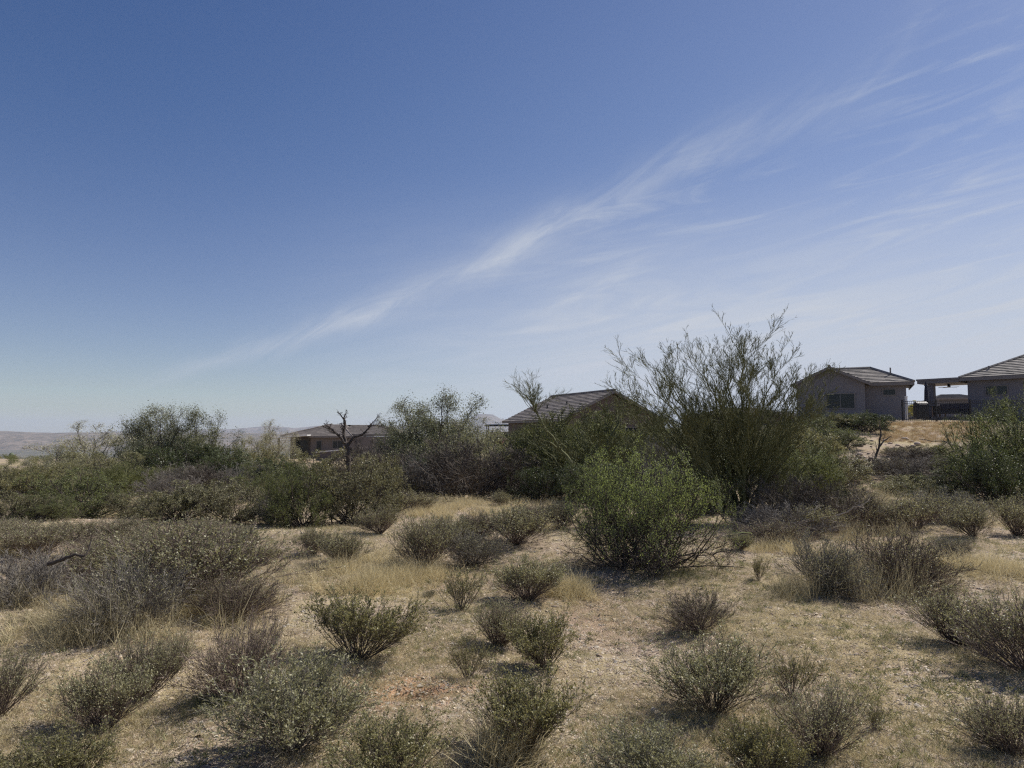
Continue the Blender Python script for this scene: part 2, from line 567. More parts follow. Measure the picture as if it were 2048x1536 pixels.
def tubes(parts):
    """list of (polyset, sides) -> V, quads"""
    Vs, Qs, off = [], [], 0
    for ln_, s in parts:
        P, D, Rr = ln_['p'], norm(ln_['d']), ln_['r']
        n, k = P.shape[:2]
        ref = norm(np.random.RandomState(1).normal(0, 1, (n, 1, 3)))
        x = norm(np.cross(D, ref))
        y = np.cross(D, x)
        th = np.arange(s) * 2 * math.pi / s
        ring = P[:, :, None] + (x[:, :, None] * np.cos(th)[:, None] + y[:, :, None] * np.sin(th)[:, None]) * Rr[:, :, None, None]
        Vs.append(ring.reshape(-1, 3))
        if s == 2:
            ring = P[:, :, None] + x[:, :, None] * np.array([-1.0, 1.0])[:, None] * (Rr * 1.35)[:, :, None, None]
            Vs[-1] = ring.reshape(-1, 3)
            b0 = off + np.arange(n)[:, None] * (k * 2) + np.arange(k - 1)[None, :] * 2
            Qs.append(np.stack([b0, b0 + 1, b0 + 3, b0 + 2], -1).reshape(-1, 4))
            off += n * k * 2
            continue
        base = off + np.arange(n)[:, None, None] * (k * s) + np.arange(k - 1)[None, :, None] * s
        a = np.arange(s)[None, None, :]
        b = (np.arange(s)[None, None, :] + 1) % s
        Qs.append(np.stack([base + a, base + b, base + s + b, base + s + a], -1).reshape(-1, 4))
        off += n * k * s
    return np.concatenate(Vs), np.concatenate(Qs)


def leaves(rng, lns, per, t0, size, asp, upb=0.0, jit=0.0, follow=0.6):
    """diamond leaves along lines"""
    out = []
    for ln_ in lns:
        n, kk = ln_['p'].shape[:2]
        idx = np.repeat(np.arange(n), per)
        N = len(idx)
        tt = rng.uniform(t0, 1.0, N)
        f = tt * (kk - 1)
        i = np.minimum(f.astype(int), kk - 2)
        fr = (f - i)[:, None]
        P = ln_['p'][idx, i] * (1 - fr) + ln_['p'][idx, i + 1] * fr
        P = P + rng.normal(0, 1, (N, 3)) * jit
        ax = norm(rng.normal(0, 1, (N, 3)) + norm(ln_['d'][idx, i + 1]) * follow * 2 + np.array([0, 0, upb]))
        side = norm(np.cross(ax, rng.normal(0, 1, (N, 3))))
        nor = np.cross(ax, side)
        s = (size * rng.uniform(.6, 1.35, N))[:, None]
        mid = P + ax * s * .5 + nor * s * .08
        out.append(np.stack([P, mid + side * s * asp * .5, P + ax * s, mid - side * s * asp * .5], 1))
    V = np.concatenate(out).reshape(-1, 3)
    return V, np.arange(len(V)).reshape(-1, 4)


def fan(rng, n, polar0, polar1, L, spread, ecc=1.0):
    az_ = rng.uniform(0, 2 * math.pi, n)
    po = np.radians(polar0 + (polar1 - polar0) * np.sqrt(rng.uniform(0, 1, n)))
    d = np.stack([np.sin(po) * np.cos(az_) * ecc, np.sin(po) * np.sin(az_), np.cos(po)], -1)
    P0 = np.stack([rng.normal(0, spread, n), rng.normal(0, spread, n), np.full(n, -0.02)], -1)
    return P0, norm(d), L * rng.uniform(.7, 1.1, n)


TYPES = {}


def register(kind, parts, wscale=0.97):
    """parts: list of (part name, V, quads, material, smooth)"""
    allv = np.concatenate([p_[1] for p_ in parts])
    rr_ = np.hypot(allv[:, 0], allv[:, 1])
    wd = (np.percentile(allv[:, 0], 99.6) - np.percentile(allv[:, 0], .4) + np.percentile(allv[:, 1], 99.6) - np.percentile(allv[:, 1], .4)) / 2
    ht = np.percentile(allv[:, 2], 99.8)
    meshes = []
    for nm, V, Q, mat, kd in parts:
        me = np_mesh(kind + '_' + nm, V, Q)
        me.materials.append(mat)
        meshes.append((nm, me, kd))
    TYPES.setdefault(kind, []).append(dict(w=wd, h=ht, m=meshes))


def dome(V, W, Hh, zc=.35, soft=.75):
    """foliage grows inside a rounded crown: pull in what strays outside it"""
    V = V.copy()
    c = np.array([0, 0, Hh * zc])
    q_ = np.linalg.norm((V - c) / np.array([W / 2, W / 2, Hh * (1 - zc)]), axis=1)
    f = np.where(q_ > 1, 1 / np.maximum(q_, 1) ** soft, 1.0)
    out = c + (V - c) * f[:, None]
    return np.where((V[:, 2] > Hh * .25)[:, None], out, V)


def bursage(kind, seed, n=46, L=.42, pol=54, leafsz=.012, leafn=5, m1=5, m2=5, lmat='leaf_grey', bmat='bark_red', thick=.0026, asp=.45, trop=.05, twigr=.0008, lt0=.3, low=.42, wob=.08):
    rng = RS(seed)
    P0, D0, LL = fan(rng, n, 3, pol, L, .02)
    l0 = lines(rng, P0, D0, LL, thick, thick * .45, 7, wob, trop)
    l1 = branch(rng, l0, m1, .3, .97, 9, 30, .48, 3, wob * 1.3, trop * 1.6, .6, .5, .5, twigr)
    l2 = branch(rng, l1, m2, .2, 1., 12, 42, .5, 2, wob * 1.5, .08, .75, .6, .4, twigr)
    V, Q = tubes([(l0, 3), (l1, 3), (l2, 2)])
    parts = [('branches', V, Q, M[bmat], None)]
    if leafn:
        V, Q = leaves(rng, [l1, l2], leafn, lt0, leafsz, asp, .3)
        qz = V.reshape(-1, 4, 3)
        ok = qz[:, 0, 2] > L * (low + rng.normal(0, .12, len(qz)))
        V = qz[ok].reshape(-1, 3)
        parts.append(('foliage', V, np.arange(len(V)).reshape(-1, 4), M[lmat], None))
    register(kind, parts)


for s in range(3):
    bursage('grey', 11 + s, n=95, m1=6, m2=5, leafn=4, leafsz=.0125)
for s in range(3):
    bursage('green', 21 + s, n=85, m1=6, m2=5, leafn=4, leafsz=.0145, lmat='leaf_olive', bmat='bark', pol=52)
for s in range(2):
    bursage('fan', 31 + s, n=130, m1=5, m2=4, leafn=3, leafsz=.011, pol=54, bmat='bark_red', thick=.0030, trop=.015, lt0=.4, low=.42, wob=.05)
for s in range(2):
    bursage('twig', 41 + s, n=110, m1=7, m2=5, leafn=1, leafsz=.010, lmat='leaf_brown', bmat='bark_red', pol=62, trop=.03)
for s in range(2):
    bursage('sparse', 51 + s, n=34, m1=5, m2=4, leafn=4, leafsz=.012, lmat='leaf_olive', bmat='bark', pol=40, trop=.06)
bursage('silver', 61, n=120, m1=6, m2=6, leafn=3, leafsz=.018, asp=.36, L=.5, pol=64, bmat='bark_grey', low=.3, wob=.12)
bursage('silver', 62, n=110, m1=6, m2=6, leafn=3, leafsz=.016, asp=.36, L=.5, pol=60, bmat='bark', low=.35, wob=.12)
for s in range(3):
    bursage('mid', 71 + s, n=110, L=.75, m1=7, m2=6, leafn=2, leafsz=.022, pol=60, thick=.004, twigr=.0014)
for s in range(3):
    bursage('midtwig', 81 + s, n=120, L=.8, m1=8, m2=6, leafn=1, leafsz=.018, lmat='leaf_grey', bmat=['bark_grey', 'bark_red', 'bark_red'][s], pol=68, thick=.005, twigr=.0016, trop=.03, wob=.12)
for s in range(2):
    bursage('dead', 91 + s, n=80, L=1.3, m1=9, m2=8, leafn=0, bmat='bark_grey', pol=70, thick=.009, twigr=.0026, trop=.02, wob=.16)


def bush(kind, seed, W=2.4, Hh=1.6, n=32, m=(6, 6, 5), leafn=4, leafsz=.03, asp=.5, lmat='leaf_green', bmat='bark', pol=78, thick=.015, wob=.16, trop=.05, low=.15, twigr=.002, ratio=(.6, .55, .5), lz=(.0, .1), a=(18, 52), spread=.05, b0=.15):
    """bigger woody bush: stems from the base, three orders of branches, leaves on the outer ones"""
    rng = RS(seed)
    L = Hh * 0.78
    P0, D0, LL = fan(rng, n, 3, pol, L, W * spread)
    LL = LL * (1 + .5 * max(0, W / 2 / Hh - .55) * np.linalg.norm(D0[:, :2], axis=1))
    l0 = lines(rng, P0, D0, LL, thick, thick * .4, 8, wob * .7, trop)
    l1 = branch(rng, l0, m[0], b0, .97, a[0], a[1], ratio[0], 4, wob, trop, .6, .4, .5, twigr)
    l2 = branch(rng, l1, m[1], .2, 1., a[0], a[1], ratio[1], 3, wob, trop, .65, .5, .4, twigr)
    l3 = branch(rng, l2, m[2], .15, 1., a[0], a[1] + 5, ratio[2], 2, wob, trop, .7, .6, .3, twigr)
    V, Q = tubes([(l0, 5), (l1, 3), (l2, 2), (l3, 2)])
    V[:, 2] = np.where(V[:, 2] < 0, np.abs(V[:, 2]) * .15, V[:, 2])
    V = dome(V, W, Hh, .25, .55)
    parts = [('branches', V, Q, M[bmat], None)]
    if leafn:
        V, Q = leaves(rng, [l3], leafn, low, leafsz, asp, .2, leafsz * .5)
        qz = V.reshape(-1, 4, 3)
        ok = qz[:, 0, 2] > Hh * (lz[0] + rng.normal(0, lz[1], len(qz)))
        V = dome(qz[ok].reshape(-1, 3), W, Hh, .25, .55)
        V[:, 2] = np.maximum(V[:, 2], .01)
        parts.append(('foliage', V, np.arange(len(V)).reshape(-1, 4), M[lmat], None))
    register(kind, parts)


bush('hero', 101, W=2.9, Hh=1.75, n=64, m=(7, 7, 7), leafn=3, leafsz=.021, lmat='leaf_hero', bmat='bark_dark', pol=84, twigr=.0014, lz=(.27, .13), thick=.012, spread=.11, b0=.05)
bush('greenbush', 111, W=2.2, Hh=1.5, leafn=5, leafsz=.026, lmat='leaf_green', bmat='bark_dark')
bush('greenbush', 112, W=2.8, Hh=1.4, leafn=5, leafsz=.026, lmat='leaf_green', bmat='bark_dark', pol=82)
bush('olivebush', 121, W=2.2, Hh=1.5, leafn=5, leafsz=.03, lmat='leaf_olive', bmat='bark_dark', asp=.5)
bush('olivebush', 122, W=2.4, Hh=1.4, leafn=5, leafsz=.028, lmat='leaf_grey', bmat='bark_dark', pol=82)
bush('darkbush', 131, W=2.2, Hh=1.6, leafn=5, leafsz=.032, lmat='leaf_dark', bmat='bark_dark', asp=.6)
bush('jojoba', 141, W=2.2, Hh=1.4, leafn=4, leafsz=.03, lmat='leaf_brown', bmat='bark_dark', asp=.6, pol=80, lz=(.15, .15))
bush('jojoba', 142, W=2.2, Hh=1.4, leafn=4, leafsz=.03, lmat='leaf_jojoba', bmat='bark_dark', asp=.6, pol=80, lz=(.12, .15))
PV = dict(n=28, m=(8, 8, 6), leafn=2, leafsz=.05, asp=.16, thick=.022, twigr=.0028, a=(12, 38), wob=.12)
bush('pvbush', 151, W=3, Hh=2.2, lmat='leaf_pv', bmat='bark_pv', pol=70, trop=.07, **PV)
bush('feather', 152, W=3, Hh=2.2, lmat='leaf_feather', bmat='bark_pv', pol=74, trop=.05, **PV)
bush('brush', 161, W=3, Hh=1.9, n=38, m=(7, 7, 5), leafn=0, bmat='bark_grey', pol=74, thick=.016, twigr=.003)
bush('brush', 162, W=3, Hh=1.9, n=38, m=(7, 7, 5), leafn=0, bmat='bark', pol=72, thick=.016, twigr=.003)


def tree(kind, seed, limbs, m=(8, 8, 7), leafn=9, leafsz=.07, asp=.5, lmat='leaf_olive', bmat='bark_dark', thick=.09, wob=.2, trop=.02, ratio=(.55, .5, .45), twigr=.004, jit=.06, t0=.3, extra=0, droop=0.0, tf=.3, ang=(22, 50), env=None):
    """limbs: list of end points (x, y, z) reached from the base by curved main limbs"""
    rng = RS(seed)
    k = 10
    P = []
    for e in limbs:
        e = np.array(e, float)
        b0 = np.array([rng.normal(0, .08), rng.normal(0, .08), -.05])
        c = b0 + (e - b0) * .45 + np.array([-(e[0]) * .14, -(e[1]) * .14, e[2] * .03]) + rng.normal(0, .04, 3) * np.linalg.norm(e)
        s = np.linspace(0, 1, k + 1)[:, None]
        pl = (1 - s) ** 2 * b0 + 2 * s * (1 - s) * c + s ** 2 * e
        pl[1:-1] += rng.normal(0, .012, (k - 1, 3)) * np.linalg.norm(e)
        P.append(pl)
    P = np.array(P)
    D = norm(np.gradient(P, axis=1))
    L = np.linalg.norm(P[:, -1] - P[:, 0], axis=1)
    s = np.linspace(0, 1, k + 1)[None]
    r0 = thick * (L / L.max())[:, None]
    l0 = dict(p=P, d=D, r=r0 * (1 - s) + r0 * .15 * s, L=L)
    l1 = branch(rng, l0, m[0], t0, .98, 22, 50, ratio[0], 5, wob, trop, .55, .3, tf, twigr)
    l2 = branch(rng, l1, m[1], .2, 1., ang[0], ang[1], ratio[1], 4, wob, trop - droop, .6, .4, .35, twigr)
    l3 = branch(rng, l2, m[2], .15, 1., ang[0], ang[1], ratio[2], 3, wob, trop - droop, .7, .6, .3, twigr)
    tb = [(l0, 7), (l1, 4), (l2, 3), (l3, 2)]
    lf = [l3]
    if extra:
        l4 = branch(rng, l3, extra, .2, 1., 15, 45, .55, 2, wob * .7, trop, .8, .7, .2, twigr * .8)
        tb.append((l4, 2))
        lf = [l4]
    trunk = tubes([(l0, 8)])
    V, Q = tubes(tb[1:])
    if env:
        V = dome(V, *env)
    parts = [('trunk', trunk[0], trunk[1], M[bmat], None), ('branches', V, Q, M[bmat], None)]
    if leafn:
        V, Q = leaves(rng, lf, leafn, .1, leafsz, asp, .1, jit)
        if env:
            V = dome(V, *env)
        parts.append(('crown', V, Q, M[lmat], None))
    register(kind, parts)


def dome_limbs(seed, n, W, Hh):
    r = RS(seed)
    out = []
    for i in range(n):
        ph = 2.4 * i + r.uniform(-.3, .3)
        c = 1 - (i + .5) / n
        s_ = math.sqrt(1 - c * c)
        k = r.uniform(.72, .9)
        out.append((math.cos(ph) * s_ * W / 2 * k, math.sin(ph) * s_ * W / 2 * k, Hh * (.28 + .62 * c * r.uniform(.8, 1.08))))
    return out


def ring_limbs(seed, n, W, Hh, lo=.55):
    r = RS(seed)
    out = []
    for i in range(n):
        a = 2 * math.pi * (i + r.uniform(-.3, .3)) / n
        rr_ = W / 2 * r.uniform(.45, .85)
        out.append((math.cos(a) * rr_, math.sin(a) * rr_, Hh * r.uniform(lo, .85)))
    out.append((r.uniform(-.1, .1) * W, r.uniform(-.1, .1) * W, Hh * .93))
    return out


tree('ironwood', 201, dome_limbs(1, 17, 4.2, 3.5), m=(7, 7, 6), lmat='leaf_tree', leafsz=.046, asp=.55, leafn=10, thick=.055, ratio=(.36, .5, .5), t0=.25, jit=.13, env=(4.3, 3.5))
tree('ironwood', 202, dome_limbs(2, 16, 4.2, 3.5), m=(7, 7, 6), lmat='leaf_tree', leafsz=.046, asp=.55, leafn=10, thick=.055, ratio=(.36, .5, .5), t0=.25, jit=.13, env=(4.3, 3.6))
tree('mesquite', 203, dome_limbs(3, 15, 4.2, 3.4), m=(7, 7, 6), lmat='leaf_grey', bmat='bark_grey', leafsz=.042, asp=.5, leafn=6, thick=.055, ratio=(.36, .5, .5), t0=.25, jit=.12, trop=.05, twigr=.005, env=(4.3, 3.5))
tree('smallpv', 204, dome_limbs(4, 14, 4.6, 3.0), lmat='leaf_pv', bmat='bark_pv', leafn=0, m=(8, 7, 6), extra=2, twigr=.0046, thick=.045, ratio=(.32, .5, .5), t0=.25, trop=.06, ang=(15, 40))
tree('yellowtree', 205, ring_limbs(5, 5, 3, 3), lmat='leaf_yellow', bmat='bark', leafsz=.1, leafn=8, m=(5, 5, 5))
# the big palo verde: limbs follow the photographed fan
u = 15.6 / F
HL = [((x_ - 1485) * u, dy, (1052 - y_) * u) for x_, y_, dy in
      [(1262, 735, .3), (1285, 700, -.6), (1330, 672, .6), (1352, 664, 1.2), (1385, 690, -1.0), (1425, 690, 1.2), (1440, 668, .2), (1465, 640, 0), (1478, 634, -.5), (1490, 655, .8),
       (1535, 680, .9), (1555, 670, 0), (1580, 700, -.4), (1610, 715, .3), (1625, 745, -.7), (1248, 800, -.5), (1270, 860, -1.0), (1330, 830, -1.5), (1400, 780, 1.7), (1450, 760, -1.7),
       (1560, 790, -1.5), (1600, 830, .8), (1630, 880, -.3), (1650, 940, .4), (1520, 760, 1.7), (1310, 900, .9), (1350, 760, 1.3), (1590, 770, 1.3), (1300, 740, .8), (1318, 702, -.2), (1368, 705, .4), (1408, 675, -.4), (1505, 705, -.9), (1512, 668, .4), (1562, 722, -1.0), (1606, 742, 1.0), (1240, 765, -.2), (1640, 800, -.5), (1660, 990, -.6), (1340, 960, -.8)]]
tree('heropv', 206, HL, m=(11, 8, 4), leafn=0, bmat='bark_pv', thick=.045, wob=.09, trop=.10, ratio=(.29, .5, .55), extra=3, twigr=.0030, t0=.26, tf=.25, ang=(12, 36))
TYPES['heropv'][0]['w'] = 395 * u
TYPES['heropv'][0]['h'] = (1052 - 628) * u * 1.20


def pix_place(px, base=None, D=None):
    if D is None:
        return hit(px, base)
    d = ray(px, 870)
    x = d.x / d.y * D
    return x, D, Hs(x, D)


def put(kind, name, px, base, top, wpx, label, cat='shrub', group=None, D=None, var=None, rz=None):
    x, y, z = pix_place(px, base, D)
    tr = ray(px, top)
    ht = max(CAMZ + tr.z / tr.y * y - z, .08)
    wm = wpx / F * y
    vs_ = TYPES[kind]
    v = vs_[(var if var is not None else put.n) % len(vs_)]
    put.n += 1
    e = empty(name, (x, y, z - .01), rz if rz is not None else random.uniform(0, 6.28))
    k1 = 1.0
    if kind not in ('heropv', 'hero'):
        k1 = random.uniform(.82, 1.2)
        e.rotation_euler = (random.gauss(0, .10), random.gauss(0, .10), e.rotation_euler[2])
    if name == 'desert_shrub':
        ht *= 1.1
    e.scale = (wm / v['w'] * k1, wm / v['w'] / k1, ht / v['h'])
    for nm, me, kd in v['m']:
        obj(nm, me, None, e)
    tag(e, label, cat, group)
    return e


put.n = 0
G1 = 'grey desert shrubs on the gravel'
FG = [
    ('fan', -8, 1432, 1300, 150, 'dark twiggy shrub cut off by the picture edge, low on the left side'),
    ('grey', 205, 1458, 1325, 190, 'grey-green shrub at lower left, in front of a smaller brown-stemmed one'),
    ('fan', 285, 1398, 1268, 150, 'brown-stemmed shrub just behind the grey-green one at lower left'),
    ('green', 95, 1590, 1470, 260, 'leafy green shrub in the bottom left corner'),
    ('silver', 585, 1500, 1315, 270, 'large silver-leaved shrub at the bottom, left of the bare orange earth'),
    ('twig', 480, 1395, 1240, 200, 'bare brown twiggy shrub behind the large silver-leaved one'),
    ('green', 715, 1318, 1190, 210, 'wide green fan-shaped shrub directly behind the bare orange earth'),
    ('green', 775, 1585, 1440, 230, 'green leafy shrub on the bottom edge, below the orange earth'),
    ('green', 1055, 1500, 1350, 220, 'leafy green shrub with straw at its foot, bottom centre'),
    ('sparse', 937, 1358, 1272, 85, 'small dark shrub whose shadow reaches the burrow in orange earth'),
    ('fan', 998, 1290, 1195, 125, 'vase-shaped shrub with reddish bare stems and black base, near the centre'),
    ('green', 1090, 1335, 1232, 135, 'open green shrub to the right of the vase-shaped one'),
    ('sparse', 925, 1222, 1140, 105, 'small green shrub with one stem sprawling left, near the centre'),
    ('grey', 1055, 1200, 1116, 150, 'rounded grey-green shrub left of the bright green bush, in front'),
    ('twig', 1400, 1262, 1178, 150, 'brownish wispy shrub on open gravel below the bright green bush'),
    ('silver', 1425, 1428, 1270, 240, 'dense round shrub with black shaded heart, right of centre in front'),
    ('silver', 1300, 1590, 1455, 250, 'pale-leaved shrub on the bottom edge below the dense round one'),
    ('sparse', 1585, 1400, 1300, 120, 'sparse brown-stemmed shrub behind the dark-based fan shrub'),
    ('fan', 1640, 1512, 1372, 215, 'fan-shaped shrub with black base at the bottom, right of centre'),
    ('green', 1525, 1575, 1445, 170, 'low leafy shrub left of the black-based fan shrub, bottom edge'),
    ('fan', 1915, 1290, 1180, 180, 'wide grey fan shrub on the gravel near the right edge'),
    ('fan', 2065, 1350, 1195, 230, 'tall twiggy shrub cut by the right edge, beside the wide grey fan shrub'),
    ('fan', 2030, 1512, 1385, 180, 'vase-shaped shrub with dark shadow in the bottom right corner'),
    ('sparse', 1517, 1162, 1108, 42, 'tiny sparse green shrub left of the wide brown mound at right'),
    ('mid', 680, 1130, 1062, 100, 'neat goblet-shaped grey shrub on bare ground left of centre'),
    ('mid', 628, 1108, 1056, 70, 'smaller grey shrub touching the goblet-shaped one from behind'),
    ('mid', 850, 1140, 1038, 135, 'upright grey shrub just behind the yellow grass'),
    ('midtwig', 945, 1132, 1062, 130, 'low twiggy grey shrub right of the upright one behind yellow grass'),
    ('mid', 1030, 1090, 1008, 140, 'grey shrub on the rise left of the bright green bush'),
    ('midtwig', 960, 1075, 1020, 110, 'brownish shrub between the upright grey shrub and the far dry grass'),
    ('mid', 825, 1022, 984, 115, 'low blue-grey shrub on the far edge of the clearing'),
    ('mid', 1002, 1012, 982, 55, 'small shrub standing in the tan grass strip'),
    ('mid', 385, 1215, 1052, 300, 'big rounded grey-green shrub mound on the left'),
    ('midtwig', 250, 1262, 1125, 230, 'brown tangled mound in front of the big rounded mound at left'),
    ('dead', 45, 1205, 1108, 270, 'heap of dead grey twigs at the left edge'),
    ('mid', 215, 1170, 1085, 170, 'grey shrub above the heap of dead twigs'),
    ('mid', 70, 1110, 1045, 150, 'pale grey-green shrub behind the fallen dark branch'),
    ('mid', 320, 1112, 1062, 130, 'low pale shrub right of the round spiny cactus'),
    ('midtwig', 470, 1240, 1150, 160, 'thin brown twiggy shrub at the right foot of the big rounded mound'),
    ('midtwig', 1650, 1182, 1082, 170, 'left half of the wide brown twiggy mound, a rounded shrub with straw stalks'),
    ('midtwig', 1795, 1182, 1062, 200, 'right half of the wide brown twiggy mound, taller and bristly'),
    ('mid', 1945, 1075, 1008, 110, 'grey shrub at the foot of the dark green bush at far right'),
    ('mid', 2035, 1072, 992, 120, 'leafy grey-green shrub at right edge under the dark green bush'),
    ('mid', 1830, 1060, 992, 150, 'pale green shrub behind the brown twiggy mound'),
    ('midtwig', 1720, 1062, 985, 150, 'straw-coloured wispy shrub between palo verde and brown mound'),
    ('grey', 1480, 1100, 1062, 50, 'small dry shrub in the shade right of the bright green bush'),
    ('mid', 860, 1195, 1180, 30, 'tuft-sized grey seedling shrub in front of the yellow grass'),
    ('mid', 1120, 1060, 1002, 90, 'grey shrub half hidden behind left side of the bright green bush'),
    ('mid', 760, 1068, 1010, 80, 'grey shrub at the right foot of the two dark bushes'),
    ('mid', 150, 1080, 1040, 110, 'pale low shrub in front of the fresh green bush'),
    ('mid', 240, 1082, 1038, 110, 'pale low shrub right of the fresh green bush foot'),
    ('mid', 300, 1092, 1048, 100, 'pale shrub below the left brown-speckled bush'),
    ('midtwig', 200, 1115, 1070, 120, 'brown wispy shrub behind the fallen dark branch, right end'),
    ('mid', 25, 1078, 1040, 120, 'pale low shrub below the rusty brown bush'),
    ('mid', 400, 1078, 1042, 110, 'pale green shrub under the right brown-speckled bush'),
    ('mid', 480, 1085, 1052, 80, 'faint shrub between big rounded mound and dark green pair'),
    ('midtwig', 110, 1165, 1095, 190, 'brown wispy shrub just in front of the fallen dark branch'),
    ('mid', 510, 1130, 1085, 90, 'grey shrub at the upper right shoulder of the big rounded mound'),
    ('midtwig', 1560, 1090, 1040, 130, 'straw-grey shrub in front of the pale dead boughs'),
    ('mid', 1630, 1075, 1015, 120, 'grey-brown shrub right of the pale dead boughs'),
    ('midtwig', 1900, 1120, 1070, 90, 'low wiry shrub right of the brown twiggy mound'),
    ('midtwig', 1075, 1055, 1005, 110, 'brown-grey shrub in front of the tan grass strip'),
    ('mid', 905, 1085, 1035, 110, 'grey shrub between the two taller grey ones behind yellow grass'),
    ('fan', 345, 1345, 1265, 90, 'small twiggy shrub right of the brown-stemmed one at lower left'),
    ('sparse', 1750, 1465, 1400, 60, 'tiny thin sprig on open gravel at lower right'),
]
for k_, px_, b_, t_, w_, lab in FG:
    put(k_, 'desert_shrub', px_, b_, t_, w_ * 1.08, lab, 'shrub', G1)

